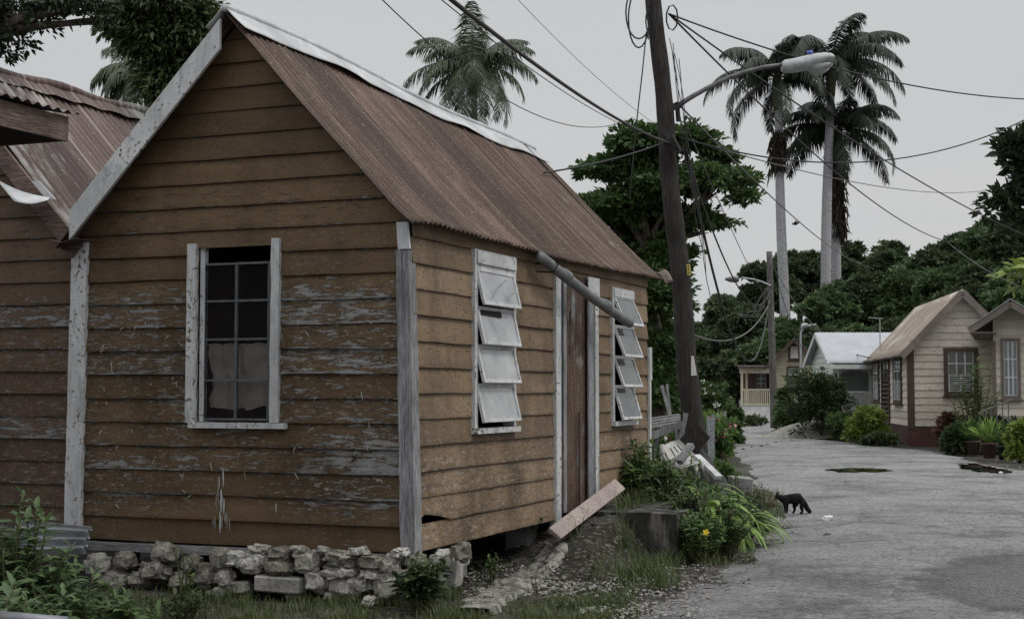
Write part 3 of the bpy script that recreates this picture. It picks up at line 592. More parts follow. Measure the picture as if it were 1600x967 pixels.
# broken downpipe
a = H.hit(843, 400, 1, -.14); b_ = H.hit(984, 505, 1, -.34); mb = MB(); pts = [a.lerp(b_, i/10)+Vector((0, 0, -.02*math.sin(i/10*math.pi))) for i in range(11)]
mb.tube(pts, .05, 14); mb.tube([a.lerp(b_, .24), a.lerp(b_, .29)], .058, 14); mb.tube([a.lerp(b_, .68), a.lerp(b_, .73)], .058, 14)
mb.build('downpipe', M['pipe'], ho, smooth=True)
mb = MB(); q = a.lerp(b_, .12); mb.tube([q+Vector((0, .2, .0)), q+Vector((0, 0, .06)), q+Vector((0, -.065, 0)), q+Vector((0, -.02, -.07)), q+Vector((0, .2, -.05))], .008, 6); mb.build('pipe_bracket', M['darkwood'], ho)
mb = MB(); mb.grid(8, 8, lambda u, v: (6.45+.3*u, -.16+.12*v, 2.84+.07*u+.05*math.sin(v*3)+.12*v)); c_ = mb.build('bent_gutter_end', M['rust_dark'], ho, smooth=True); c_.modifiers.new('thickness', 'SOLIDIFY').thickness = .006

# ================================================================== ANNEX (left, red boards)
an = empty('annex_house', H.wor((0, W+.1, 0)), H.a, 'reddish brown peeling clapboard annex with low rusty roof on the left', 'annex')
YA = W+.1
def aclip(z_):
    if z_ <= ZE-.05: return (-.04, 3.1)
    d = (z_-ZE)/(ZR-ZE)*W/2; return (.0+d, 3.1-d)
clap('gable_wall', an, M['red'], lambda s, z_, o: (-o+.005, s, z_), -.04, 3.1, .42, ZR, .192, aclip, [], lambda s, z_: .42*(z_ < 2.5)+.15, seed=11)
mb = MB(); mb.box(.02, 4, 3.06, 3.1, .4, ZE); mb.build('side_wall', M['dark'], an)
ap = lambda q: (1.56-(1.56-.0)*q, 4.62+(2.92-4.62)*q)
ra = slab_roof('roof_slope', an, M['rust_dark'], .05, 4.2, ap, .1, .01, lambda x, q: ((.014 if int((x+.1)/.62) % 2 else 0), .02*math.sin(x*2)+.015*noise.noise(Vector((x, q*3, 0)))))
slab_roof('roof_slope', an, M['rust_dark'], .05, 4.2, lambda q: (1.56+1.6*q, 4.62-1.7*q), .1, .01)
mb = MB(); mb.tube([(-.0+4.3*i/20, 1.56, 4.65+.02*math.sin(i)) for i in range(21)], .05, 8)
mb.grid(30, 3, lambda u, v: (4.3*u, 1.56-.16*v, 4.67-.16*v+.012*math.sin(u*60))); mb.build('ridge_cap', M['rust_dark'], ra, smooth=True)
mb = MB(); mb.bar((-.05, -.1, 2.78), (-.05, 1.6, 4.55), .035, .15); mb.build('bargeboard', M['fascia'], an)
for (a_, b2, c2, dd, nm) in (((0, 283), (75, 311), (20, 315), (0, 300), 'flashing'),):
    mb = MB(); p1 = H.hit(-6, 280, 0, -.16); p2 = H.hit(78, 308, 0, -.13); p3 = H.hit(75, 312, 0, -.3); p4 = H.hit(22, 314, 0, -.3)
    q1, q2, q3, q4 = [Vector((p.x, p.y-YA, p.z)) for p in (p1, p2, p3, p4)]
    mb.grid(6, 6, lambda u, v: tuple((q1.lerp(q2, u)).lerp(q4.lerp(q3, u), v)+Vector((0, 0, -.03*math.sin(u*3.1))))); f_ = mb.build('flashing', M['cap'], an, smooth=True); f_.modifiers.new('t', 'SOLIDIFY').thickness = .005
    mb = MB(); q = [H.hit(*p, 0, x_) for p, x_ in (((50, 283), -.1), ((62, 283), -.1), ((88, 312), -.1), ((75, 312), -.1))]; q = [Vector((p.x, p.y-YA, p.z)) for p in q]
    mb.hexa(q+[p+Vector((-.012, 0, .0)) for p in q]); mb.build('flashing', M['cap'], an)
# dark valley under main rake
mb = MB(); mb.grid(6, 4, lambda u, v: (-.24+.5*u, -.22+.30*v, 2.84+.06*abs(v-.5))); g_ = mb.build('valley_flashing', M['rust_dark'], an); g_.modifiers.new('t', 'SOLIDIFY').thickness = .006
# ================================================================== PORCH ROOF CORNER AT THE LEFT EDGE
pc = P(108, 190, 10.0); PO = Frame(pc.x, pc.y, 67.7); po = empty('porch_roof', (pc.x, pc.y, 0), PO.a, 'corner of a low corrugated porch roof with pinkish wooden fascia, top left edge', 'porch roof')
ze = PO.front(100, 222)[1]; 
mb = MB(); mb.bar((-4, .02, ze+.085), (-.0, .02, ze+.085), .03, .17); mb.bar((0-.02, .04, ze+.085), (-.02, 2.4, ze+.085), .03, .165, 0); mb.build('fascia', M['fascia'], po)
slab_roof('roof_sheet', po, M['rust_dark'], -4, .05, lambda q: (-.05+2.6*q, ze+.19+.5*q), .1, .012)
mb = MB(); mb.box(-4, -.04, .04, 2.4, ze+.005, ze+.02); mb.build('soffit', M['darkwood'], po)
for xx in (-2.1, -4): mb = MB(); mb.box(xx, xx+.1, .1, .2, 0, ze+.004); mb.build('post', M['fascia'], po)
mb = MB(); mb.box(-4, -.3, 2.35, 2.4, 0, ze+.004); mb.build('back_wall', M['fascia'], po)
# ================================================================== FAR HOUSES
def window(parent, frame_m, sash_m, place, s0, s1, z0, z1, cols, rows, glass=None, fw=.07, behind=None, sill=True, name='window', split=None, depth=.05):
    """place(s,z,o)->local point; o outwards"""
    wo = empty(name); wo.parent = parent
    def bx(mb, a, b, c, d, o0, o1, m=0): mb.hexa([place(a, c, o0), place(b, c, o0), place(b, c, o1), place(a, c, o1), place(a, d, o0), place(b, d, o0), place(b, d, o1), place(a, d, o1)], m)
    mb = MB(); bx(mb, s0-fw, s0, z0-fw, z1+fw, -.02, depth); bx(mb, s1, s1+fw, z0-fw, z1+fw, -.02, depth); bx(mb, s0, s1, z1, z1+fw, -.02, depth+.002); bx(mb, s0, s1, z0-fw, z0, -.02, depth+.002)
    if sill: bx(mb, s0-fw-.04, s1+fw+.04, z0-fw-.05, z0-fw-.002, -.02, depth+.06)
    mb.build('frame', frame_m, wo)
    mb = MB(); b_ = .035
    zl = split if split is not None else z0
    for i in range(cols+1):
        s = s0+(s1-s0)*i/cols; bx(mb, max(s0+.002, s-b_/2), min(s1-.002, s+b_/2), zl, z1-.002, .0, .03)
    for j in range(rows+1):
        z_ = zl+(z1-zl)*j/rows; bx(mb, s0+.003, s1-.003, max(zl+.001, z_-b_/2), min(z1-.003, z_+b_/2), .001, .033)
    mb.build('sash', sash_m, wo)
    mb = MB(); bx(mb, s0, s1, zl, z1, .008, .012); mb.build('pane', glass or M['glass_clear'], wo)
    if behind: mb = MB(); bx(mb, s0, s1, zl, z1, -.03, -.02); mb.build('net_curtain', behind, wo)
    if split is not None:   # slatted lower shutter
        mb = MB(); n = 9
        for i in range(n):
            za = z0+(split-z0)*i/n; h = (split-z0)/n
            for (a_, c_) in ((s0+.04, (s0+s1)/2-.02), ((s0+s1)/2+.02, s1-.04)): bx(mb, a_, c_, za+.01, za+h*.62, .005, .03)
        bx(mb, (s0+s1)/2-.02, (s0+s1)/2+.02, z0, split, .0, .04); bx(mb, s0, s0+.04, z0, split, 0, .04); bx(mb, s1-.04, s1, z0, split, 0, .04)
        mb.build('shutter', [sash_m][0] if parent.name.startswith('cream_h') else frame_m, wo)
        mb = MB(); bx(mb, s0, s1, z0, split, -.03, -.02); mb.build('backing', M['dark'], wo)
    return wo
def corr(name, parent, m, place, u0, u1, v0, v1, per=.2, amp=.018):   # corrugated sheet from place(u, v, off)
    n = int(abs(u1-u0)/per*5); V = []
    for i in range(n+1):
        u = u0+(u1-u0)*i/n
        for j in range(9): V.append(tuple(place(u, v0+(v1-v0)*j/8, amp*math.sin(2*math.pi*u/per))))
    V = np.array(V); Fq = np.array([(i*9+j, (i+1)*9+j, (i+1)*9+j+1, i*9+j+1) for i in range(n) for j in range(8)]); o = npmesh(name, V, Fq, m, parent, True)
    o.modifiers.new('t', 'SOLIDIFY').thickness = .01; return o
# ---- house A: cream, brown trim
A = Frame(11.64, 43, 82.8); ha = empty('cream_house', (A.o.x, A.o.y, 0), A.a, 'cream peeling board house with rusty pale roof and brown corner trim', 'house')
fa = lambda px, py: A.front(px, py); sa_ = lambda px, py: A.side(px, py)
za, WA = 2.78, -3.0; zap = 4.42; yw = sorted([fa(1481, 580)[0], fa(1521, 580)[0]]); zw = (fa(1500, 612)[1], fa(1500, 550)[1])
def acl(z_): 
    if z_ <= za: return (WA, 0)
    d = (z_-za)/(zap-za)*1.5; return (WA+d, -d)
clap('gable_wall', ha, M['cream'], lambda s, z_, o: (-o, s, z_), WA, 0, .56, zap, .21, acl, [(yw[0], yw[1], zw[0], zw[1])], lambda s, z_: .9, seed=21, seg=.4)
sd_w = [(sa_(1410, 600)[0], sa_(1399, 600)[0]), (sa_(1391, 600)[0], sa_(1380, 600)[0]), (sa_(1375, 600)[0], sa_(1367, 600)[0])]
hs = [(a_, b_, .6 if i == 1 else 1.3, 2.5) for i, (a_, b_) in enumerate(sd_w)]
clap('side_wall', ha, M['cream'], lambda s, z_, o: (s, o, z_), 0, 9, .56, za, .21, None, hs, lambda s, z_: .0, seed=22, seg=.5)
mb = MB(); mb.box(.15, 8.9, WA, WA+.05, .5, za); mb.box(.35, .4, WA+.1, -.1, .5, za+.3); mb.box(.4, 8.9, -.45, -.4, .5, za); mb.box(8.9, 9, WA, 0, .5, za); mb.build('rear_walls', M['dark'], ha)
mb = MB(); mb.box(-.03, 9, WA, .03, -.05, .54); mb.build('base', M['redbase'], ha)
mb = MB(); mb.box(-.05, .12, -.14, .05, .5, za+.05); mb.build('corner_post', M['brown'], ha)
def ra_(side):
    def pl(u, v, o): y = -1.5+side*(1.5+.28)*v; return (u, y, zap+.1-(zap-za)/1.5*(1.78)*v+.05*0+o+.12*(v*v)*.5)
    return pl
r1 = corr('roof_slope', ha, M['rust_pale'], ra_(1), -.35, 9.1, 0, 1, .16, .014); corr('roof_slope', ha, M['rust_pale'], ra_(-1), -.35, 9.1, 0, 1, .16, .014)
mb = MB(); mb.bar((-.37, -1.5, zap+.02), (-.37, .26, za-.2), .04, .2); mb.bar((-.37, -1.5, zap+.02), (-.37, -3.26, za-.2), .04, .2); mb.build('bargeboard', M['trim2'], ha)
mb = MB(); mb.tube([(-.3+9.4*i/12, .3, za-.16+.01*math.sin(i*2)) for i in range(13)], .05, 8); mb.build('gutter', M['trim2'], ha)
window(ha, M['brown'], M['white'], lambda s, z_, o: Vector((-o-.02, s, z_)), yw[0], yw[1], zw[0], zw[1], 3, 2, behind=M['net'], split=zw[0]+(zw[1]-zw[0])*.42, fw=.12)
for i, (a_, b_, z0_, z1_) in enumerate(hs):
    window(ha, M['brown'], M['white'] if i != 1 else M['brown'], lambda s, z_, o: Vector((s, o+.02, z_)), a_, b_, z0_, z1_, 2, 2, behind=M['net'], split=z0_+(z1_-z0_)*(.5 if i != 1 else .68), fw=.1, name='door' if i == 1 else 'window', sill=i != 1)
# antenna
an_p = P(1375, 525, 50); at_ = empty('roof_antenna', an_p, 0, 'thin metal television antenna rising behind the roofs on a mast', 'antenna')
mb = MB(); mb.tube([(0, 0, -3), (0, 0, .62)], .02, 6); mb.build('mast', M['lamp_metal'], at_); mb = MB(); mb.tube([(-.36, 0, .63), (.1, 0, .6)], .012, 6)
for k in range(6): mb.tube([(-.36+k*.09, -.2, .63-.006*k), (-.36+k*.09, .2, .63-.006*k)], .008, 5)
mb.build('boom', M['lamp_metal'], at_)
# ---- house B: right edge
Bc = P(1553, 600, 38.5); B = Frame(Bc.x, Bc.y, 71); hb = empty('grey_cream_house', (Bc.x, Bc.y, 0), B.a, 'cream house cut by the right edge with deep eaves and tall louvred window', 'house')
def s_(px, py, xl=0): h = B.front(px, py, xl); return -h[0], h[1]
zb_, xA = s_(1553, 520)[1], s_(1578, 468, -.7)[0]; zA = s_(1578, 474, -.7)[1]; WB = 2.6
def bcl(z_):   # s runs to the right
    lo = max(0, xA-(zA+.07-z_)/((zA+.1-ze_)/(xA-xe))); hi = min(WB, xA+(zA+.07-z_)/(1.08/1.75)); return (min(lo, xA), max(xA, hi)) if z_ < zA+.06 else (xA, xA)
xe, ze_ = s_(1514, 520, -.7)[0], s_(1514, 517, -.7)[1]
bw = (s_(1569, 600)[0], s_(1590, 600)[0], s_(1580, 618)[1], s_(1580, 533)[1])
clap('gable_wall', hb, M['cream'], lambda s, z_, o: (-o, -s, z_), 0, WB, .3, zA+.08, .21, bcl, [bw], lambda s, z_: -.3, seed=31, seg=.5)
mb = MB(); mb.box(0, 6, -.05, 0, .3, 2.9); mb.box(0, 6, -WB, -WB+.05, .3, 2.7); mb.box(5.95, 6, -WB, 0, .3, 2.9); mb.box(.4, .45, -WB, 0, .3, 2.8); mb.build('side_wall', M['cream_trim'], hb)
mb = MB(); mb.box(-.02, 6, -WB, .02, -.05, .3); mb.build('base', M['redbase'], hb); mb = MB(); mb.box(-.04, .08, -.06, .04, .3, 2.9); mb.build('corner_post', M['trim2'], hb)
xe, ze_ = s_(1514, 520, -.7)[0], s_(1514, 517, -.7)[1]
mb = MB(); mb.bar((-.7, -xA, zA), (-.7, -xe, ze_), .04, .18); mb.bar((-.7, -xA, zA), (-.7, -xA-1.7, zA-1.05), .04, .16); mb.build('bargeboard', M['trim2'], hb)
mb = MB(); mb.box(-.69, 5.8, -.1, -xe-.02, ze_-.06, ze_-.03); mb.build('soffit', M['trim2'], hb)
corr('roof_slope', hb, M['white_roof'], lambda u, v, o: (u, -xA-(xe-xA)*v, zA+.1+(ze_-zA)*v+o), -.75, 6, 0, 1); corr('roof_slope', hb, M['white_roof'], lambda u, v, o: (u, -xA-1.75*v, zA+.1-1.08*v+o), -.75, 6, 0, 1)
window(hb, M['trim2'], M['white'], lambda s, z_, o: Vector((-o-.02, -s, z_)), *bw, 3, 3, behind=M['net'], fw=.08)
# ---- house C: white roof, lattice porch
Cc = P(1303, 600, 52); hc = empty('white_roof_house', (Cc.x, Cc.y, 0), R(2), 'pale green house with white metal roof and lattice porch behind the big bush', 'house')
cz = lambda py, Y=52: P(1300, py, Y).z
LC, DC = 4.4, 3.2; ze3, zr3 = cz(562), P(1300, 523, 53.6).z
mb = MB()
mb.box(-.5+.5, .08, .0, .1, .35, ze3); 
clap('gable_wall', hc, M['palegreen'], lambda s, z_, o: (-o, s, z_), 0, DC, .4, zr3, .2, lambda z_: (0, DC) if z_ < ze3 else ((z_-ze3)/(zr3-ze3)*DC/2, DC-(z_-ze3)/(zr3-ze3)*DC/2), [], lambda s, z_: -.5, seed=41, seg=.8)
clap('front_wall', hc, M['palegreen'], lambda s, z_, o: (s, -o, z_), 0, P(1311, 600, 52).x-Cc.x, .4, ze3, .2, None, [], lambda s, z_: -.5, seed=42, seg=.8)
mb = MB(); cx = lambda px: P(px, 600, 52).x-Cc.x
mb.box(cx(1359), cx(1366), -.03, .1, .35, ze3-.02); mb.build('porch_post', M['palegreen'], hc); mb = MB(); mb.box(cx(1311), cx(1359)-.002, -.02, .08, cz(572), ze3+.0); mb.build('porch_beam', M['palegreen'], hc)
mb = MB(); mb.box(.5, LC, 1.3, 1.35, .3, ze3); mb.box(0, LC, DC-.05, DC, .3, ze3); mb.box(LC-.1, LC, 0, DC, .3, ze3); mb.build('inner_wall', M['palegreen'], hc)
mb = MB(); mb.box(0, LC, 0, DC, -.05, .38); mb.build('base', M['whitewall'], hc)
mb = MB()
def lattice(mb, x0, x1, z0, z1, y, st=.11, w_=.022, arch=None):
    k = -int((z1-z0)/st)-1
    while x0+k*st < x1:
        for dirn in (1, -1):
            xa = x0+k*st if dirn == 1 else x0+k*st+(z1-z0); a_ = [xa, z0]; b_ = [xa+dirn*(z1-z0), z1]
            lo, hi = (a_, b_) if a_[0] < b_[0] else (b_, a_); L_ = hi[0]-lo[0]
            if hi[0] <= x0 or lo[0] >= x1: continue
            t0_ = max(0, (x0-lo[0])/L_); t1_ = min(1, (x1-lo[0])/L_)
            segs = 8 if arch else 1
            for q in range(segs):
                ta = t0_+(t1_-t0_)*q/segs; tb = t0_+(t1_-t0_)*(q+1)/segs; p = [lo[0]+L_*ta, lo[1]+(hi[1]-lo[1])*ta]; r_ = [lo[0]+L_*tb, lo[1]+(hi[1]-lo[1])*tb]
                if arch and (p[1]+r_[1])/2 < arch((p[0]+r_[0])/2): continue
                mb.bar((p[0], y+(.004 if dirn > 0 else 0), p[1]), (r_[0], y+(.004 if dirn > 0 else 0), r_[1]), w_, .008, 0, (0, 1, 0))
        k += 1
    mb.box(x0, x1, y-.01, y+.015, z1-.02, z1+.02)
zt_, zb2 = cz(571), cz(612)
lattice(mb, cx(1311), cx(1359), cz(590), zt_, -.0, .1, .02, lambda x: cz(590)+.75*(cz(574)-cz(590))*math.sqrt(max(0, 1-((x-cx(1335))/.56)**2))); mb.build('lattice_arch', M['white'], hc)
mb = MB(); lattice(mb, cx(1309), cx(1359), .38, zb2, -.0, .1, .02); mb.build('lattice_rail', M['white'], hc)
slp = lambda sgn: (lambda u, v, o: (u, DC/2+sgn*(DC/2+.35)*v, zr3+.08-(zr3-ze3)*(DC/2+.35)/(DC/2)*v+o))
corr('roof_slope', hc, M['white_roof'], slp(-1), -.25, LC+.3, 0, 1, .14, .007); corr('roof_slope', hc, M['white_roof'], slp(1), -.25, LC+.3, 0, 1, .14, .007)
mb = MB()
zE = zr3-(zr3-ze3)*(DC/2+.35)/(DC/2)
mb.bar((-.27, DC/2, zr3), (-.27, -.35, zE), .03, .16); mb.bar((-.27, DC/2, zr3), (-.27, DC+.35, zE), .03, .16); mb.box(-.35, LC+.3, -.36, -.33, zE-.12, zE+.03); mb.build('fascia', M['white'], hc)
# ---- house D: far beige with porch
Dc = P(1207, 600, 74); hd = empty('beige_house', (Dc.x, Dc.y, 0), R(-11), 'small beige gabled house with railed porch at the far end of the road', 'house')
dx = lambda px: P(px, 600, 74).x-Dc.x; dz = lambda py: P(1207, py, 74).z
hw = dx(1240); WD = 2*hw+.3; zg, ze4 = dz(533), dz(568)
dcl = lambda z_: (0, WD) if z_ < ze4 else ((z_-ze4)/(zg-ze4)*hw, WD-(z_-ze4)/(zg-ze4)*(WD-hw))
uw = (dx(1235), dx(1247), dz(560), dz(541)); lw = (dx(1232), dx(1252), dz(606), dz(575))
clap('gable_wall', hd, M['beige'], lambda s, z_, o: (s, -o, z_), 0, WD, .3, zg, .2, dcl, [uw, lw], lambda s, z_: -.5, seed=51, seg=.8)
mb = MB(); mb.box(0, .05, 0, 4, .3, ze4); mb.box(WD-.05, WD, 0, 4, .3, ze4); mb.box(0, WD, 3.9, 4, .3, ze4); mb.box(.1, WD-.1, .6, .65, .3, ze4+.6); mb.build('side_wall', M['brown'], hd)
mb = MB(); mb.box(dx(1156), WD, .02, 4, -.05, .38); mb.box(dx(1157), 0, -.05, .15, -.0, dz(634)); mb.build('base', M['whitewall'], hd)
pl4 = lambda x0, z0, x1, z1: (lambda u, v, o: (x0+(x1-x0)*v, u, z0+(z1-z0)*v+o))
for a_ in ((hw, zg+.1, -.45, ze4-.25), (hw, zg+.1, WD+.4, ze4-.3), (-.15, ze4-.12, dx(1153), dz(573)+.05)): corr('roof_slope', hd, M['zinc'], pl4(*a_), -.5, 4.1, 0, 1, .25)
mb = MB(); mb.bar((hw, -.5, zg+.03), (-.4, -.5, ze4-.28), .04, .15); mb.bar((hw, -.5, zg+.03), (WD+.4, -.5, ze4-.35), .04, .15); mb.bar((-.3, -.5, ze4-.18), (dx(1154), -.5, dz(574)), .04, .13); mb.build('bargeboard', M['brown'], hd)
wb = lambda s, z_, o: Vector((s, -o-.02, z_))
window(hd, M['brown'], M['white'], wb, *uw, 1, 1, glass=M['curtain'], fw=.1); window(hd, M['brown'], M['white'], wb, *lw, 2, 3, fw=.1)
for px in (1158, 1164, 1203): mb = MB(); mb.box(dx(px), dx(px)+.12, -.1+(1.2 if px == 1164 else 0), 0.0+(1.2 if px == 1164 else 0), dz(634), dz(583)); mb.build('porch_post', M['cream_trim'], hd)
mb = MB(); mb.box(dx(1156), dx(1205), -.1, -.02, dz(583), dz(575)); mb.build('porch_beam', M['cream_trim'], hd)
mb = MB(); mb.box(dx(1158), dx(1204), -.09, -.03, dz(609.5), dz(607.5)); mb.box(dx(1158), dx(1204), -.09, -.03, dz(633), dz(630.5))
for i in range(14): x = dx(1161)+(dx(1202)-dx(1161))*i/13; mb.box(x-.025, x+.025, -.08, -.04, dz(632), dz(608))
mb.build('porch_railing', M['cream_trim'], hd)
mb = MB(); mb.box(dx(1158), 0, 2.2, 2.25, .3, dz(577)); mb.build('porch_wall', M['brown'], hd)
window(hd, M['brown'], M['white'], lambda s, z_, o: Vector((s, 2.18-o, z_)), dx(1180), dx(1196), dz(606), dz(583), 2, 3, fw=.06)

# ================================================================== POLES, LAMP, WIRES
b0 = P(1095, 776, 22); b0.z = -.1; t0 = P(1020, -20, 22); t0 = b0+(t0-b0)*1.12
up = empty('utility_pole', (b0.x, b0.y, 0), 0, 'tall dark leaning wooden utility pole beside the brown house', 'utility pole')
mb = MB(); n = 40; pts = [(b0.lerp(t0, i/n)-Vector((b0.x, b0.y, 0)))+Vector((.015*math.sin(i*.5), 0, 0)) for i in range(n+1)]; mb.tube(pts, [.168-.055*i/n+.004*math.sin(i*1.7) for i in range(n+1)], 16)
mb.build('shaft', M['pole'], up, smooth=True)
ol = Vector((b0.x, b0.y, 0)); q_ = lambda px, py, Y=22: P(px, py, Y)-ol
mb = MB(); mb.bar(q_(1036, 203, 21.8), q_(1064, 238, 21.8), .07, .09); mb.tube([q_(1058, 160), q_(1060, 190)], .035, 8); mb.bar(q_(1052, 167, 21.8), q_(1062, 167, 21.8), .06, .1)
for k in range(3): mb.tube([q_(1050+k*4, 212+k*8, 21.7), q_(1054+k*4, 220+k*8, 21.7)], .03, 8)
mb.build('bracket', M['wire'], up)
mb = MB(); mb.bar(q_(1075.5, 413, 21.78), q_(1077, 430, 21.78), .055, .01, 0, (0, 1, 0)); mb.build('tag_plate', M['yellow'], up)
mb = MB()
for k, py in enumerate((415.5, 420.5, 425.5)): mb.bar(q_(1074.8+k*.4, py, 21.76), q_(1077+k*.4, py+.3, 21.76), .012, .006, 0, (0, 1, 0)); mb.bar(q_(1075+k*.4, py, 21.76), q_(1075.4+k*.4, py+3, 21.76), .008, .006, 0, (0, 1, 0))
mb.build('plate_digits', M['wire'], up)
mb = MB(); p = [q_(1080, 556, 21.77), q_(1084, 556, 21.77), q_(1089, 586, 21.77), q_(1080, 587, 21.77)]; mb.hexa(p+[v+Vector((0, -.004, 0)) for v in p]); mb.build('paper_scrap', M['paper'], up)
# cable bundle on pole and loops
mb = MB()
for k in range(5):
    pts = [P(1046+k*3+(1108-1046)*i/14+3*math.sin(i*.9+k*2), 60+k*8+(500-60)*i/14, 21.75)-ol for i in range(15)]; mb.tube(pts[:9+k], .006, 5)
for k in range(2):
    pts = [P(992+(16+4*k)*math.cos(a_)+6, 30-10*k+(45-4*k)*math.sin(a_), 21.9)-ol for a_ in [i/20*2*math.pi for i in range(-5, 14)]]; mb.tube(pts, .013, 5)
mb.tube([P(1050+9*math.cos(i*.7), 28+20*math.sin(i*.7), 21.9)-ol for i in range(11)], .013, 5); mb.tube([P(1011+math.sin(i)*2, -10+i*9, 21.8)-ol for i in range(9)], .012, 5)
mb.tube([P(x, y, 21.9)-ol for x, y in ((1010, 50), (1004, 110), (997, 170), (994, 200), (988, 260), (984, 310))], .01, 5)
mb.build('cable_coil', M['wire'], up)
# street lamp
sl = empty('street_lamp', P(1060, 168, 21.85), 0, 'cobra head street lamp on a curved arm bolted to the leaning pole', 'street lamp')
so2 = P(1060, 168, 21.85); ql = lambda px, py, Y=21.5: P(px, py, Y)-so2
mb = MB(); ctrl = [(1059, 168), (1066, 161), (1080, 152), (1105, 138), (1140, 121), (1170, 111), (1195, 105), (1226, 101)]; mb.tube([ql(x, y, 21.8-.01*i) for i, (x, y) in enumerate(ctrl)], [.04, .04, .038, .036, .034, .032, .03, .03], 10); mb.build('arm', M['arm_metal'], sl, smooth=True)
def loft(mb, secs, n=14, m=0):   # secs: (center, halfw, up, down)
    b = len(mb.v)
    for c, hw_, u, d in secs:
        for j in range(n):
            a_ = 2*math.pi*j/n; mb.v.append((c[0], c[1]+hw_*math.cos(a_), c[2]+(u if math.sin(a_) > 0 else d)*math.sin(a_)))
    for i in range(len(secs)-1):
        for j in range(n): mb.f.append((b+i*n+j, b+i*n+(j+1) % n, b+(i+1)*n+(j+1) % n, b+(i+1)*n+j)); mb.m.append(m)
    mb.f.append(tuple(b+j for j in range(n))[::-1]); mb.f.append(tuple(b+(len(secs)-1)*n+j for j in range(n))); mb.m += [m, m]
mb = MB(); secs = []
for px, ct, cb in ((1222, 97, 113), (1226, 94, 115), (1240, 92, 114), (1260, 87, 111), (1275, 84, 106), (1290, 82.5, 101), (1298, 84, 99), (1302, 88, 96)):
    a_ = ql(px, ct, 21.7); b_ = ql(px, cb, 21.7); secs.append((((a_.x+b_.x)/2, a_.y, (a_.z+b_.z)/2), .05+.11*math.sin(math.pi*min(1, max(.1, (px-1215)/110)))**.6, (a_.z-b_.z)/2, (a_.z-b_.z)/2))
loft(mb, secs); mb.build('lamp_head', M['lamp_metal'], sl, smooth=True)
mb = MB(); secs = []
for px, cb in ((1264, 110), (1267, 114), (1274, 117.5), (1284, 116), (1294, 108), (1300, 99)):
    a_ = ql(px, 99, 21.7); b_ = ql(px, cb, 21.7); secs.append(((a_.x, a_.y, a_.z-.02), .12 if 1266 < px < 1298 else .06, .01, max(.02, a_.z-b_.z)))
loft(mb, secs); mb.build('lens', M['lens'], sl, smooth=True)
mb = MB(); mb.tube([ql(1265.5, 86, 21.7), ql(1265.5, 80, 21.7)], .045, 12); mb.build('photocell', M['bluecell'], sl, smooth=True)
# second pole
b1 = P(1210, 668, 62); b1.z = 0; t1 = P(1202, 393, 62); u2 = empty('utility_pole', (b1.x, b1.y, 0), 0, 'distant upright wooden pole in front of the beige house', 'utility pole')
mb = MB(); mb.tube([(b1.lerp(t1, i/12)-Vector((b1.x, b1.y, 0))) for i in range(13)], [.17-.004*i for i in range(13)], 12); mb.build('shaft', M['pole2'], u2, smooth=True)
o1 = Vector((b1.x, b1.y, 0)); q1 = lambda px, py, Y=61.8: P(px, py, Y)-o1
mb = MB()
for k, (x, y) in enumerate(((1190, 480), (1183, 490), (1176, 488), (1195, 500))): mb.tube([q1(1204, 425+k*8), q1(x+10, y-20), q1(x, y+5), q1(x-25, y+8-k*3)], .02, 5)
mb.tube([q1(1203, 400), q1(1199, 430), q1(1203, 470)], .03, 5); mb.build('cable_coil', M['wire2'], u2)
l2 = empty('street_lamp', P(1204, 440, 61.9), 0, 'small distant street lamp on the pole before the beige house', 'street lamp'); o2 = P(1204, 440, 61.9)
mb = MB(); mb.tube([P(x, y, 61.8)-o2 for x, y in ((1204, 446), (1190, 440), (1176, 436), (1160, 434))], .035, 6); mb.build('arm', M['lamp_metal'], l2)
mb = MB(); secs = [((P(x, 436, 61.8)-o2)[:], .13*f, .1*f, .13*f) for x, f in ((1154, 1), (1148, 1.2), (1140, 1), (1133, .4))]; loft(mb, secs); mb.build('lamp_head', M['arm_metal'], l2, smooth=True)
l3 = empty('street_lamp', P(1262, 545, 70), 0, 'thin curved street lamp behind the beige gable roof', 'street lamp'); o3 = P(1262, 545, 70)
mb = MB(); mb.tube([P(x, y, 70)-o3 for x, y in ((1251, 650), (1251, 540), (1251, 520), (1256, 512), (1266, 508), (1275, 507))], .05, 6); mb.build('arm', M['lamp_metal'], l3); mb = MB(); secs = [((P(x, y, 70)-o3)[:], .15*f, .1*f, .15*f) for x, y, f in ((1252, 510, 1), (1256, 508, 1.2), (1262, 507, .5))]; loft(mb, secs); mb.build('lamp_head', M['lamp_metal'], l3)
def wire(a, b, sagm=.3, r=.012, label='', m='wire', n=24):
    a, b = Vector(a), Vector(b); pts = [a.lerp(b, i/n)-Vector((0, 0, 4*sagm*(i/n)*(1-i/n))) for i in range(n+1)]
    mb = MB(); o = pts[0].copy(); mb.tube(pts, r, 6); tag(mb.build('overhead_wire', M[m], None, True), label, 'overhead wire', 'overhead wires')
T1 = P(1046, 224, 21.8); T0 = P(1045, 22, 21.8); T2 = P(1062, 215, 21.9)
wire(P(690, -12, 9), T1, .12, .016, 'thickest black cable coming from the top edge down to the pole')
wire(P(680, -8, 9.2), T1+Vector((0, 0, .05)), .18, .004, 'thin wire running just beside the thickest black cable')
wire(P(585, -12, 11), P(980, 188, 21), .45, .005, 'thin sagging wire crossing the coconut palm crown')
wire(P(800, -10, 14), P(1040, 205, 21.8), .1, .003, 'faint wire right of the coconut palm, reaching the pole')
wire(P(1040, 222, 21.9), P(850, 270, 17), .05, .012, 'short dark wire rising from behind the roof end to the pole')
wire(T0, P(1630, 156, 30), .3, .013, 'high wire from the pole top over the lamp to the right edge')
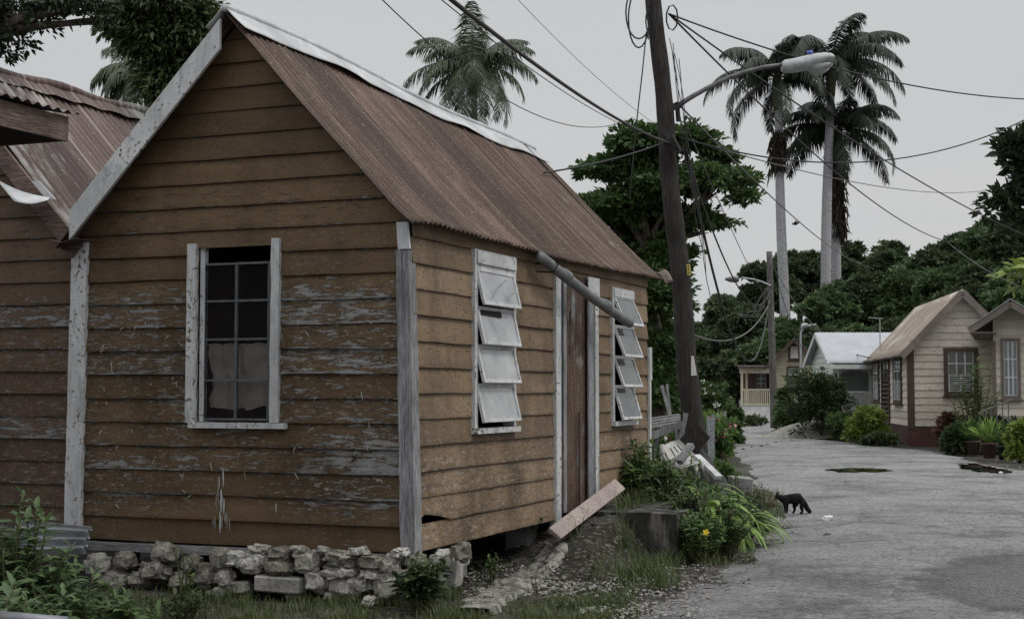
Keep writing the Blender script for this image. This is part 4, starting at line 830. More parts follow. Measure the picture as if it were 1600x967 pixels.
wire(T0, P(1620, 375, 42), .3, .014, 'upper of the two wires crossing below the lamp arm')
wire(T0, P(1482, 378, 60), .6, .016, 'lower of the two wires crossing below the lamp arm', n=30)
wire(T2, P(1620, 178, 27), .62, .012, 'sagging wire crossing the royal palm trunks to the right edge')
wire(T2, P(1570, 292, 60), .5, .010, 'faint nearly level wire behind the royal palm trunks', 'wire2')
wire(P(1062, 165, 21.9), P(1366, 420, 75), .5, .014, 'thin wire falling from the lamp bracket towards the far trees', 'wire2')
wire(P(1068, 230, 21.9), P(1205, 452, 61.8), 1.4, .018, 'dark cable hanging from the leaning pole to the distant pole')
wire(P(1072, 235, 21.9), P(1203, 460, 61.8), 3.0, .024, 'lowest drooping cable between the two poles', n=30)
wire(P(1080, 522, 30), P(1204, 470, 61.8), .7, .022, 'low wire reaching the distant pole from the left', 'wire2')
wire(P(1074, 200, 21.9), P(1200, 470, 61.8), .2, .010, 'thin upper wire between the two poles', 'wire2')
wire(P(1206, 405, 62), P(1262, 560, 70), .5, .016, 'thin wire from the distant pole down to the beige gable', 'wire2')
wire(P(1206, 412, 62), P(1375, 560, 50), 1.0, .018, 'wire from the distant pole over the white metal roof')
wire(P(1480, 378, 60), P(1640, 462, 50), .3, .014, 'thin wire against the dark trees at the right', 'wire2')
# ================================================================== FOUNDATION STONES
def rock(px, py, w_, h_, xl=-.12, kind='stone', lab=None, nm='foundation_stone', grp='stones under the gable wall', lump=.42, cat='stone', pt=None):
    c = pt or H.wor(H.hit(px, py, 0, xl)); sc = c.y/F; a_, b_ = w_*sc/2*1.12, h_*sc/2*1.14; bm = bmesh.new(); bmesh.ops.create_icosphere(bm, subdivisions=4, radius=1)
    sd = random.random()*100
    for v in bm.verts:
        d = v.co.normalized(); q = Vector([abs(x)**.62*(1 if x > 0 else -1) for x in d])*.82
        q = Vector([round(x*2.2)/2.2*.35+x*.65 for x in q]); k = 1+lump*noise.noise(d*1.4+Vector((sd, 0, 0)))+lump*.5*noise.noise(d*3.4+Vector((0, sd, 0)))+.06*noise.noise(d*9+Vector((0, 0, sd)))
        v.co = Vector((q.x*a_, q.y*max(a_*.8, .08), q.z*b_))*k
    me = bpy.data.meshes.new(nm); bm.to_mesh(me); bm.free(); o = link(nm, me, M[kind], None, True); o.location = c; o.rotation_euler = (random.uniform(-.15, .15), random.uniform(-.15, .15), H.a-R(90)+random.uniform(-.3, .3))
    o.location.y += .0; tag(o, lab or 'rough pale coral stone in the loose stack under the gable wall', cat, grp); return o
STN = [(258, 862, 42, 30), (245, 890, 48, 28), (180, 905, 46, 26), (195, 876, 36, 28), (345, 873, 34, 30), (370, 873, 32, 24), (398, 878, 50, 34), (440, 863, 40, 18), (438, 886, 48, 28), (483, 877, 44, 36), (500, 907, 42, 36), (520, 888, 32, 16), (533, 872, 54, 24),
 (532, 893, 54, 20), (545, 915, 48, 32), (583, 878, 42, 24), (582, 897, 38, 16), (568, 912, 30, 26), (612, 885, 34, 34), (610, 913, 46, 44), (375, 918, 40, 22), (460, 928, 28, 18), (322, 898, 34, 34), (352, 902, 30, 26), (300, 878, 30, 24), (640, 905, 40, 34), (675, 900, 34, 30), (690, 873, 30, 26), (722, 862, 26, 30),
 (418, 905, 30, 16), (285, 905, 34, 26), (218, 905, 30, 22), (655, 880, 30, 24), (345, 925, 34, 18), (150, 880, 40, 30), (405, 857, 34, 14), (560, 862, 34, 14), (470, 858, 26, 10), (625, 862, 30, 14), (505, 860, 26, 12), (520, 930, 24, 14), (590, 935, 22, 14)]
for s in STN: rock(*s)
for (s, lab) in (((400, 962, 52, 16), 'flat pale stone half buried in the front grass'), ((576, 938, 18, 14), 'small white stone in the grass below the foundation')): rock(*s, xl=-.35, lab=lab, nm='loose_stone', grp=None)
blk = H.wor(H.hit(438, 912, 0, -.16)); mb = MB(); s_b = blk.y/F
mb.box(-40*s_b, 40*s_b, -.07, .07, -12*s_b, 12*s_b); o = mb.build('concrete_block', M['conc_pale']); o.location = blk; o.rotation_euler = (0, R(1), H.a-R(90)); o.modifiers.new('b', 'BEVEL').width = .012; tag(o, 'long squared pale block laid among the foundation stones', 'block')
for (px, py, w_, h_, lab) in ((708, 893, 24, 44, 'upright white block propping the house near the corner'), (722, 866, 18, 34, 'thin upright pale block under the side wall')):
    b_ = H.wor(H.hit(px, py, 1, .02)); s_b = b_.y/F; mb = MB(); mb.box(-w_/2*s_b, w_/2*s_b, -.09, .09, -h_/2*s_b, h_/2*s_b); o = mb.build('concrete_block', M['conc_pale']); o.location = b_; o.rotation_euler = (0, R(4), R(-15)); o.modifiers.new('b', 'BEVEL').width = .012; tag(o, lab, 'block')
mb = MB(); mb.grid(30, 6, lambda u, v: tuple(H.wor((.12+.10*noise.noise(Vector((u*9, v*3, 2)))+.5*v, -.05+3.1*u, -.05+.34*v-.12*max(0, noise.noise(Vector((u*5, 3, 0))))-.2*(u > .78)*v))))
tag(mb.build('earth_under_house', M['debris'], None, True), kind='structure')
for (t_, y_) in ((6.0, .1), (6.0, 1.5), (6, 3), (3.05, .3), (3, 2.8), (.3, 2.9), (1.5, .35)):
    c = H.wor((t_, y_, .14)); mb = MB(); mb.box(-.12, .12, -.12, .12, -.2, .2); o = mb.build('support_block', M['conc_block']); o.location = c; o.rotation_euler = (0, 0, H.a); o.modifiers.new('b', 'BEVEL').width = .01; tag(o, 'grey block carrying the floor of the brown house from below', 'block', 'blocks under the house floor')
# ---- slab step, concrete strip, plank, corrugated sheet
st = empty('concrete_step', H.wor((3.25, -1.19, 0)), H.a, 'dark stained concrete landing in front of the rusty door', 'step')
mb = MB(); n = 12
mb.grid(14, 14, lambda u, v: (1.6*u, 1.05*v, .44+.012*noise.noise(Vector((u*5, v*5, 0))))); mb.grid(14, 8, lambda u, v: (.012*noise.noise(Vector((u*6, v*6, 1))), 1.05*u, -.05+.49*v)); mb.grid(14, 8, lambda u, v: (1.6*u, .015*noise.noise(Vector((u*6, v*6, 1))), -.05+.49*v))
mb.box(.03, 1.58, .03, 1.05, -.05, .42); mb.build('slab', M['conc'], st)
mb = MB()
def strip(u, v):
    p = G(703, 954).lerp(G(775, 900, .05), min(1, u*2)).lerp(G(852, 846, .16), max(0, u*2-1)); q = G(768, 954).lerp(G(822, 908, .06), min(1, u*2)).lerp(G(888, 860, .18), max(0, u*2-1)); r_ = p.lerp(q, v); e = .09*noise.noise(Vector((u*9, (v > .5)*5, 0)))+.03*noise.noise(Vector((u*31, v*3, 0)))
    return (r_.x+e, r_.y, gz(r_.x, r_.y)+.03*math.sin(math.pi*v)**.3+.006*noise.noise(Vector((u*20, v*5, 3)))+.012*noise.noise(Vector((u*60, v*14, 6)))+.004-.03*(abs(v-.5) > .49))
mb.grid(140, 14, strip); tag(mb.build('broken_concrete_strip', M['conc_strip'], None, True), 'pale broken concrete strip along the foot of the side wall', 'concrete strip')
a_ = P(866, 834, 13.4); b_ = P(968, 757, 14.9); mb = MB(); d = b_-a_; L_ = d.length
for i in range(12):
    p, q = a_+d*i/12, a_+d*(i+1)/12; wv = .145
    mb.bar(p, q, wv, .03, 0, (.5, -.62, .75))
o = mb.build('loose_plank', M['pinkwood']); tag(o, 'pinkish loose plank propped across the doorway', 'plank')
# corrugated sheet lower left
sh = MB(); c0, c1, c2, c3 = [H.wor(H.hit(*p, 0, x_)) for p, x_ in (((30, 812), -.25), ((142, 822), -.25), ((132, 862), -.5), ((10, 870), -.5))]
def shf(u, v): p = c0.lerp(c1, u).lerp(c3.lerp(c2, u), v); nn = (c1-c0).cross(c3-c0).normalized(); return tuple(p+nn*.03*math.sin(v*2*math.pi*3.2))
sh.grid(10, 44, shf); o = sh.build('corrugated_sheet', M['zinc'], None, True); o.modifiers.new('t', 'SOLIDIFY').thickness = .004; tag(o, 'grey corrugated metal sheet leaning at the foot of the annex wall', 'metal sheet')
mb = MB(); mb.tube([P(-30, 961, 7.2), P(105, 972, 7.2)], .03, 10); tag(mb.build('metal_rail', M['zinc'], None, True), 'grey metal pipe rail crossing the bottom left corner', 'rail')
# ---- junk behind: table, chair, boards
tp = G(1035, 790); tb = empty('old_table', (tp.x, tp.y+.8, 0), R(8), 'collapsed weathered wooden table by the far corner of the brown house', 'table'); to = Vector((tp.x, tp.y+.8, 0)); c8, s8 = math.cos(R(8)), math.sin(R(8))
def tl(px, py, Y): d = P(px, py, Y)-to; return Vector((d.x*c8+d.y*s8, -d.x*s8+d.y*c8, d.z))
mb = MB()
for k in range(4): mb.bar(tl(985, 672-k*5+2, 20.2+.28*k), tl(1062, 655-k*4+5, 20.2+.28*k), .25, .03)
mb.bar(tl(1000, 688, 20), tl(1066, 662, 20), .03, .1); mb.build('tabletop', M['greywood'], tb)
for (p, q) in (((1028, 680), (1016, 740)), ((1012, 684), (1008, 750)), ((1056, 664), (1060, 740))): mb = MB(); mb.bar(tl(*p, 20.4), tl(*q, 20.4), .05, .05); mb.build('leg', M['greywood'], tb)
mb = MB(); mb.bar(P(1034, 602, 21), P(1047, 648, 21), .035, .05); mb.bar(P(1042, 600, 21.1), P(1048, 648, 21.1), .035, .03); tag(mb.build('wooden_frame_piece', M['greywood']), 'thin pair of upright grey battens standing on the old table', 'battens')
mb = MB(); mb.bar(P(1072, 645, 21), P(1060, 700, 21), .13, .06); tag(mb.build('timber_offcut', M['greywood']), 'thick grey timber leaning against the leaning pole base', 'timber')
mb = MB(); mb.bar(P(1098, 672, 20.8), P(1072, 700, 20.8), .3, .03, 0, (0, 1, 0)); tag(mb.build('dark_board', M['darkwood']), 'dark board nailed low on the leaning pole', 'board')
mb = MB(); mb.bar(P(1088, 712, 19.6), P(1123, 746, 19.2), .11, .05); tag(mb.build('white_board', M['white_wood']), 'narrow white board sloping beside the broken plastic chair', 'board')
mb = MB(); mb.bar(P(1080, 695, 19.5), P(1062, 722, 19.3), .09, .07); tag(mb.build('timber_stub', M['greywood']), 'short grey timber stub lying across the broken plastic chair', 'timber')
ch = empty('plastic_chair', (P(1065, 720, 19.7).x, 19.7, 0), R(0), 'broken white plastic chair tipped over among the weeds', 'chair'); co = Vector((P(1065, 720, 19.7).x, 19.7, 0))
cq = lambda px, py, Y=19.7: P(px, py, Y)-co
def quadgrid(a_, b_, c_, d_, nu, nv, dep, skip=None):
    m_ = MB()
    for i in range(nu):
        for j in range(nv):
            if skip and skip(i, j): continue
            f = lambda u, v: tuple(a_.lerp(b_, u).lerp(d_.lerp(c_, u), v)+Vector((0, dep*math.sin(math.pi*u)*1.0, 0)))
            m_.add([f(i/nu, j/nv), f((i+1)/nu, j/nv), f((i+1)/nu, (j+1)/nv), f(i/nu, (j+1)/nv)], [(0, 1, 2, 3)])
    return m_
bk = quadgrid(cq(1035, 697), cq(1061, 686, 19.9), cq(1088, 712, 19.8), cq(1048, 726, 19.5), 15, 8, .1, lambda i, j: i in (4, 7, 10) and 1 < j < 6).build('backrest', M['plastic'], ch); bk.modifiers.new('t', 'SOLIDIFY').thickness = .012
se = quadgrid(cq(1050, 726, 19.5), cq(1088, 712, 19.8), cq(1100, 722, 19.4), cq(1062, 733, 19.2), 8, 6, .03).build('seat', M['plastic'], ch); se.modifiers.new('t', 'SOLIDIFY').thickness = .012
for pth in (((1034, 694), (1036, 712), (1046, 730)), ((1046, 733), (1056, 716), (1066, 705))): mb = MB(); mb.tube([cq(*p, 19.45) for p in pth], .028, 8); mb.build('armrest', M['plastic'], ch, True)
for pth in (((1062, 733), (1064, 765)), ((1052, 728), (1048, 760)), ((1086, 724), (1094, 760)), ((1096, 722), (1106, 752))): mb = MB(); mb.tube([cq(*p, 19.4) for p in pth], [.035, .022], 8); mb.build('leg', M['plastic'], ch, True)
def heap(u, v):
    a_ = P(1092, 700, 21).lerp(P(1142, 782, 19.6), u); a_.z = max(a_.z, .1); sp = (v-.5)*.55; hh = math.sin(math.pi*v); return (a_.x+sp+.05*noise.noise(Vector((u*6, v*4, 0))), a_.y+.1*(v-.5)-.2*hh, max(-.02, (a_.z)*hh**.7+.06*noise.noise(Vector((u*9, v*7, 0)))))
mb = MB(); mb.grid(30, 16, heap); tag(mb.build('black_netting_heap', M['black_cloth'], None, True), 'heap of black netting slumped beside the pole and planter', 'netting')
pb = G(1158, 792); mb = MB(); n = 1
mb.hexa([(pb.x-.14, pb.y-.1, -.05), (pb.x+.13, pb.y-.14, -.05), (pb.x+.15, pb.y+.3, -.05), (pb.x-.12, pb.y+.3, -.05), (pb.x-.16, pb.y-.12, .42), (pb.x+.15, pb.y-.16, .40), (pb.x+.17, pb.y+.3, .40), (pb.x-.14, pb.y+.3, .42)])
o = mb.build('concrete_planter', M['conc_block']); o.modifiers.new('b', 'BEVEL').width = .015; tag(o, 'square grey concrete planter standing at the road edge', 'planter')
# mesh fence
fe = empty('mesh_fence', (0, 0, 0), 0, 'small wire mesh fence panels between the leaning pole and road', 'fence'); f0, f1 = P(1106, 655, 30), P(1133, 655, 38)
mb = MB(); f0.z = f1.z = 0; d = f1-f0; n = 34
for i in range(n+1): p = f0+d*i/n; mb.tube([p+Vector((0, 0, .02)), p+Vector((0, 0, .98))], .008, 4)
for k in range(11): mb.tube([f0+Vector((0, 0, .02+.096*k)), f1+Vector((0, 0, .02+.096*k))], .008, 4)
mb.build('wire_panel', M['wiremesh'], fe)
for k in range(5): mb = MB(); p = f0+d*k/4; mb.tube([p, p+Vector((0, 0, 1.08))], .035, 8); mb.build('fence_post', M['wiremesh'], fe)
# far fence + lawn behind garden
lf = MB(); a_, b_ = P(1010, 600, 95), P(1160, 600, 95); tg = MB(); tg.box(a_.x-4, b_.x, 94, 94.1, 0, 2.1); 
ff = empty('white_fence', (0, 0, 0), 0, 'low white fence far behind the garden left of the beige house', 'fence'); mb = MB()
for i in range(60): x = a_.x-3+i*.2; mb.box(x, x+.14, 95, 95.04, .75, 1.95)
mb.build('pickets', M['white'], ff); mb = MB(); mb.box(a_.x-4, b_.x+3, 95.05, 95.1, 1.0, 1.1); mb.box(a_.x-4, b_.x+3, 95.05, 95.1, 1.6, 1.7)
for i in range(8): mb.box(a_.x-4+i*1.8, a_.x-3.9+i*1.8, 95.05, 95.15, 0, 2)
mb.build('rail', M['white'], ff)
# sand pile
sp = G(1262, 684); mb = MB(); mb.grid(40, 30, lambda u, v: (sp.x-2.0+4.2*u, sp.y-.9+2.4*v, .04+.6*max(0, 1-((u-.62)/.5)**2-((v-.5)/.5)**2)**1.0+.03*noise.noise(Vector((u*9, v*9, 0)))-.03)); tag(mb.build('sand_pile', M['sand'], None, True), 'low pile of pale sand at the road side before the big bush', 'sand pile')
# ================================================================== FOLIAGE
def leaves(pos, dr, nr, ln, wd, fold=.25, six=False):
    """arrays -> verts, faces (folded leaf)"""
    n = len(pos); dr = dr/np.linalg.norm(dr, axis=1, keepdims=True); sd = np.cross(dr, nr); sl = np.linalg.norm(sd, axis=1, keepdims=True); sd = sd/np.maximum(sl, 1e-5); nr = np.cross(sd, dr)
    ln = np.broadcast_to(np.asarray(ln, float).reshape(-1, 1), (n, 1)); wd = np.broadcast_to(np.asarray(wd, float).reshape(-1, 1), (n, 1))
    if not six:
        v = np.stack([pos, pos+dr*ln*.45+sd*wd*.5+nr*wd*fold, pos+dr*ln-nr*ln*.08, pos+dr*ln*.45-sd*wd*.5+nr*wd*fold], 1).reshape(-1, 3)
        b = np.arange(n)[:, None]*4; f = np.concatenate([b+[0, 1, 2], b+[0, 2, 3]], 0); return v, f
    v = np.stack([pos, pos+dr*ln*.3+sd*wd*.45+nr*wd*fold, pos+dr*ln*.7+sd*wd*.38+nr*(wd*fold-ln*.06), pos+dr*ln-nr*ln*.18, pos+dr*ln*.7-sd*wd*.38+nr*(wd*fold-ln*.06), pos+dr*ln*.3-sd*wd*.45+nr*wd*fold, pos+dr*ln*.55-nr*ln*.02], 1).reshape(-1, 3)
    b = np.arange(n)[:, None]*7; f = np.concatenate([b+[0, 1, 6], b+[1, 2, 6], b+[2, 3, 6], b+[6, 3, 4], b+[6, 4, 5], b+[6, 5, 0]], 0); return v, f
def unit(n): v = rng.normal(size=(n, 3)); return v/np.linalg.norm(v, axis=1, keepdims=True)
def crown(name, parent, mat, blobs, clumps, per, cr, ll, lw, org=(0, 0, 0), shell=.45, up=.5, six=False, droop=0, flat=1.0):
    """blobs [(x,y,z,rx,ry,rz)]; leaf clumps on and inside the blobs"""
    B = np.array(blobs, float); wts = (B[:, 3]*B[:, 5]); wts /= wts.sum(); bi = rng.choice(len(B), clumps, p=wts); d = unit(clumps); d[:, 2] = np.where(d[:, 2] < -.3, -d[:, 2]*.5, d[:, 2])
    r = (rng.random(clumps)**.5)*(1-shell)+shell; r = np.minimum(r*(1+.12*rng.normal(size=clumps)), 1.25); C = B[bi, :3]+d*B[bi, 3:6]*r[:, None]
    k = np.repeat(np.arange(clumps), per); n = len(k); csz = cr*(.6+.8*rng.random(clumps)); off = unit(n)*(rng.random(n)**.5)[:, None]*csz[k][:, None]; off[:, 2] *= .6*flat
    pos = C[k]+off; dirs = d[k]*.7+off/np.maximum(csz[k][:, None], 1e-3)*.8+rng.normal(size=(n, 3))*.45; dirs[:, 2] -= droop
    nr = rng.normal(size=(n, 3))*.55+d[k]*.35; nr[:, 2] += up; s = .65+.7*rng.random(n)
    v, f = leaves(pos, dirs, nr, ll*s, lw*s, .2, six); return npmesh(name, v-np.array(org), f, mat, parent)
def bent(a, b, bend=.15, n=8, sd=0):
    a, b = Vector(a), Vector(b); L_ = (b-a).length
    return [a.lerp(b, i/n)+Vector((noise.noise(Vector((i*.5, sd, 0))), noise.noise(Vector((i*.5, sd, 7))), .0))*L_*bend*math.sin(math.pi*min(1, i/n+.0)) for i in range(n+1)]
def tree(name, base, blobs, mat, label, clumps, per, cr, ll, lw, tr=.2, cat='tree', group=None, limbs=True, up=.5, shell=.45, droop=0, trunk_to=None, nl=6, six=False, flat=1.0):
    e = empty(name, base, 0, label, cat, group); o = np.array(base)
    crown('crown', e, mat, blobs, clumps, per, cr, ll, lw, o, shell, up, six, droop, flat)
    mb = MB(); bb = Vector(base); zc = min(b[2]-b[5]*.3 for b in blobs); c = Vector((float(np.mean([b[0] for b in blobs])), float(np.mean([b[1] for b in blobs])), max(zc, bb.z+.3)))
    if trunk_to: c = Vector(trunk_to)
    p = [q-bb for q in bent(bb, c, .06, 8, base[0])]; mb.tube(p, [tr*(1-.35*i/8)*(1.35 if i == 0 else 1) for i in range(9)], 9)
    if limbs:
        for i, b in enumerate(sorted(blobs, key=lambda b: -b[3])[:nl]):
            t = Vector(b[:3]); q = [x-bb for x in bent(c, t, .12, 6, i*3.1)]; mb.tube(q, [tr*.55*(1-.8*k/6) for k in range(7)], 6)
            for j in range(3):
                t2 = t+Vector(unit(1)[0]*np.array(b[3:6])*.75); q = [x-bb for x in bent(c.lerp(t, .7), t2, .12, 4, j+i)]; mb.tube(q, [tr*.2*(1-.8*k/4) for k in range(5)], 5)
    mb.build('trunk', M['bark'], e, True); return e
def pxblob(px, py, rx, rz_, Y, ry=None): c = P(px, py, Y); s = Y/F; return (c.x, c.y, c.z, rx*s, (ry or rx)*s, rz_*s)

# almond tree behind the house
Y = 42
bl = [pxblob(*b, Y+random.uniform(-1.2, 1.2)) for b in ((1010, 225, 55, 26), (960, 270, 50, 25), (1075, 230, 45, 28), (925, 318, 28, 14), (1110, 285, 60, 24), (1040, 300, 70, 40), (1150, 290, 34, 20), (950, 345, 52, 28), (1000, 380, 45, 35), (1090, 350, 45, 24), (985, 440, 45, 45), (1025, 470, 35, 60), (1010, 540, 40, 60), (1050, 400, 30, 30), (1040, 560, 30, 40), (975, 500, 30, 50), (1035, 430, 30, 40), (1020, 620, 40, 40), (930, 395, 30, 26), (1120, 250, 30, 16), (1165, 312, 18, 12), (1000, 330, 60, 40), (960, 420, 45, 40), (1045, 360, 40, 30), (1010, 470, 45, 50), (1000, 270, 60, 30), (1050, 470, 26, 50))]
tree('almond_tree', (P(1030, 690, Y).x, Y, 0), bl, M['lf_almond'], 'large spreading green almond tree rising behind the brown house roof', 2000, 34, .32, .20, .115, .3, trunk_to=tuple(P(1020, 420, Y)), nl=12, shell=.3, flat=.55, up=.9)
# overhanging trees top-left
Y = 22
bl = [pxblob(*b, Y) for b in ((245, 20, 70, 40), (238, 75, 42, 40), (275, 70, 45, 45), (252, 120, 30, 34), (300, 30, 28, 30), (255, 150, 26, 28), (200, 40, 40, 30))]
tree('mango_tree', (P(330, 640, Y).x, Y+1, 0), bl, M['lf_mango'], 'leafy tree crown drooping behind the left roof slope of the brown house', 300, 40, .27, .15, .05, .2, droop=.8, nl=5, trunk_to=tuple(P(260, 60, Y)))
Y = 18
bl = [pxblob(*b, Y) for b in ((20, 10, 45, 30), (20, 60, 26, 30), (80, 10, 40, 22), (130, 8, 35, 18), (10, 88, 16, 14), (60, 35, 25, 14), (150, 30, 20, 10), (-40, 30, 60, 50))]
tree('dark_leafy_tree', (P(-120, 640, Y).x, Y, 0), bl, M['lf_dark'], 'dark branches with small leaves against the sky in the top left corner', 150, 24, .17, .10, .045, .2, droop=.4, nl=7, trunk_to=tuple(P(-60, 60, Y)))
# right edge trees
Y = 46
bl = [pxblob(*b, Y) for b in ((1602, 232, 32, 22), (1590, 262, 22, 14), (1605, 290, 26, 14), (1580, 318, 34, 20), (1600, 350, 34, 18), (1640, 270, 50, 80), (1560, 330, 14, 12))]
tree('breadfruit_tree', (P(1660, 640, Y).x, Y, 0), bl, M['lf_dark'], 'dark big leaved tree reaching in from the right edge against the sky', 230, 15, .45, .34, .16, .3, trunk_to=tuple(P(1650, 360, Y)))
Y = 18; c = P(1595, 422, Y)
bt = empty('broad_leaf_plant', (P(1660, 640, Y).x, Y, 0), 0, 'bright green broad leaves poking in at the right edge above the roofs', 'plant')
ob = np.array(bt.location); n = 46; pos = np.array(P(1612, 425, Y))+rng.normal(size=(n, 3))*np.array([.13, .15, .07]); dd = np.array([[-1, -.2, .1]])+rng.normal(size=(n, 3))*.6; nn = np.array([[0, -.3, 1]])+rng.normal(size=(n, 3))*.35
v, f = leaves(pos, dd, nn, .26*(.7+.6*rng.random(n)), .1, .2, True); npmesh('foliage', v-ob, f, M['lf_bright'], bt); mb = MB(); mb.tube([Vector((0, 0, 0)), Vector(P(1650, 520, Y))-Vector(ob), Vector(P(1615, 427, Y))-Vector(ob)], [.06, .03, .012], 6); mb.build('stem', M['bark'], bt, True)
# forest backdrop
k = 0
LT = ['rounded dark tree crown on the wooded rise', 'dense tree in the wood']
FT = [(800, 520, 105, 44, 0), (870, 510, 100, 46, 1), (940, 500, 104, 46, 0), (1000, 520, 98, 42, 1), (1060, 500, 118, 48, 1), (1130, 462, 118, 40, 0), (1195, 408, 98, 46, 0), (1248, 390, 104, 50, 0), (1325, 380, 100, 50, 0), (1388, 380, 104, 46, 0), (1435, 402, 98, 42, 1), (1492, 368, 90, 50, 0), (1548, 345, 80, 52, 1), (1600, 340, 76, 55, 0),
      (1110, 520, 95, 44, 1), (1170, 480, 88, 46, 0), (1228, 500, 83, 46, 1), (1290, 455, 83, 48, 1), (1350, 430, 86, 54, 0), (1410, 425, 84, 50, 1), (1470, 420, 80, 54, 1), (1530, 415, 74, 54, 0), (1590, 420, 70, 52, 1), (1035, 560, 88, 40, 1), (1150, 550, 84, 40, 0), (1210, 530, 82, 46, 1), (1275, 510, 80, 50, 0), (1335, 510, 78, 50, 1), (1400, 500, 78, 50, 0), (1460, 490, 74, 50, 1), (1530, 500, 66, 46, 1), (1600, 510, 60, 46, 0)]
where = {0: 'left of the royal palms', 1: 'behind the royal palms', 2: 'right of the royal palms', 3: 'above the cream house'}
for (px, py, Y, r, c_) in FT:
    s = Y/F; bl = []
    for j in range(7):
        a_ = random.uniform(0, 6.28); q = random.random()**.5; rr_ = r*random.uniform(.38, .62)
        bl.append(pxblob(px+math.cos(a_)*r*.75*q, py+rr_*.75+r*.9*random.random()*.9+10*(1-math.sin(a_))*.3, rr_, rr_*.75, Y+math.sin(a_)*r*s*.5))
    bl[0] = pxblob(px, py+r*.45, r*.5, r*.45, Y); bl.append(pxblob(px, py+r*1.5, r*.8, r*.8, Y))
    wh = where[0 if px < 1200 else 1 if px < 1320 else 2 if px < 1440 else 3]
    row = 'on the skyline' if Y >= 98 or (py < 410) else ('in the lowest row above the roofs' if py > 485 else 'below the skyline trees')
    x0 = P(px, 600, Y).x
    tree('forest_tree', (x0, Y, 0), bl, M['lf_forest2' if c_ else 'lf_forest'], ('lighter green' if c_ else 'dark green')+' tree '+row+' '+wh, 460 if r > 45 else 360, 44, r*s*.15, .30, .15, .3, group='trees of the wood behind the houses', nl=3, shell=.5, flat=.7)
# ---- palms
def frond(length, droop, nleaf, leaf_len, leaf_w, hang, az, el, org=Vector((0, 0, 0)), twist=0, hangnoise=.25):
    """returns verts, faces for a feather frond"""
    p = Vector(org); pts = [p.copy()]; a_ = el; n = 26; st = length/n
    for i in range(n):
        d = Vector((math.cos(az)*math.cos(a_), math.sin(az)*math.cos(a_), math.sin(a_))); p = p+d*st; pts.append(p.copy()); a_ -= droop/n*(1+1.2*i/n)
    arr = np.array([tuple(q) for q in pts]); ts = np.linspace(.12, 1, nleaf); pos = np.stack([np.interp(ts*n, np.arange(n+1), arr[:, j]) for j in range(3)], 1)
    tang = np.gradient(arr, axis=0); tang = np.stack([np.interp(ts*n, np.arange(n+1), tang[:, j]) for j in range(3)], 1); tang /= np.linalg.norm(tang, axis=1, keepdims=True)
    sidev = np.cross(tang, [0, 0, 1.0]); sidev /= np.maximum(np.linalg.norm(sidev, axis=1, keepdims=True), 1e-4); upv = np.cross(sidev, tang)
    V, Fs, b = [], [], 0; prof = np.sin(np.pi*np.clip(ts*.86+.1, 0, 1))**.6
    for sg in (1, -1):
        m_ = nleaf; L_ = leaf_len*prof*(.8+.4*rng.random(m_)); h = hang*(.7+.6*rng.random(m_))
        d0 = tang*.55+sidev*sg+upv*.15+rng.normal(size=(m_, 3))*.08; d0 /= np.linalg.norm(d0, axis=1, keepdims=True); d1 = d0.copy(); d1[:, 2] -= h; d1 /= np.linalg.norm(d1, axis=1, keepdims=True); d2 = d1.copy(); d2[:, 2] -= h*1.5; d2 /= np.linalg.norm(d2, axis=1, keepdims=True)
        wv = tang*leaf_w*.5; q0 = pos; q1 = q0+d1*L_[:, None]*.5; q2 = q1+d2*L_[:, None]*.5
        v = np.stack([q0-wv*.5, q0+wv*.5, q1-wv, q1+wv, q2-wv*.1, q2+wv*.1], 1).reshape(-1, 3); k_ = np.arange(m_)[:, None]*6+b; V.append(v); Fs += [k_+[0, 1, 3, 2], k_+[2, 3, 5, 4]]; b += m_*6
    # rachis
    mb = MB(); mb.tube(pts[::2], [.02*length/4*(1.6-1.4*i/13) for i in range(14)], 4, caps=False); rv = np.array(mb.v); rf_ = np.array(mb.f)+b
    V.append(rv); Fs.append(rf_); return np.concatenate(V), np.concatenate(Fs)
def palm(name, base, top, tr, tr2, fr, mat, label, trunk_mat, shaft=None, coconuts=False, skirt=0, group=None, bulge=0):
    e = empty(name, base, 0, label, 'palm tree', group); bb = Vector(base); tt = Vector(top)-bb
    mb = MB(); n = 40; pts = [Vector((0, 0, -.2)).lerp(tt, i/n)+Vector((.05*math.sin(i*.2)*tr*3, 0, 0)) for i in range(n+1)]
    mb.tube(pts, [(tr+(tr2-tr)*i/n)*(1+bulge*math.exp(-((i/n-.5)/.25)**2))*(1+.012*(i % 2)) for i in range(n+1)], 14); mb.build('trunk', M[trunk_mat], e, True)
    if shaft: mb = MB(); mb.tube([tt+Vector((0, 0, shaft*(i/8-1)))+Vector((0, 0, .1)) for i in range(9)], [tr2*(1.02+.35*math.sin(i/8*2.6)) for i in range(9)], 12); mb.build('crownshaft', M['shaft'], e, True)
    for a in fr: v, f = frond(org=tt, **a); npmesh('frond', v, f, M[mat], e)
    if coconuts:
        mb = MB()
        for i in range(9):
            bm = bmesh.new(); bmesh.ops.create_icosphere(bm, subdivisions=2, radius=.13); c = Vector((math.cos(i*2.3)*.28, math.sin(i*2.3)*.28, -.25-.12*(i % 3))); mb.add([v.co+c+tt for v in bm.verts], [tuple(v.index for v in f.verts) for f in bm.faces]); bm.free()
        mb.build('coconuts', M['shaft'], e, True)
    return e
def ang(dx_, dz_, dep=0): return math.atan2(dep, dx_)
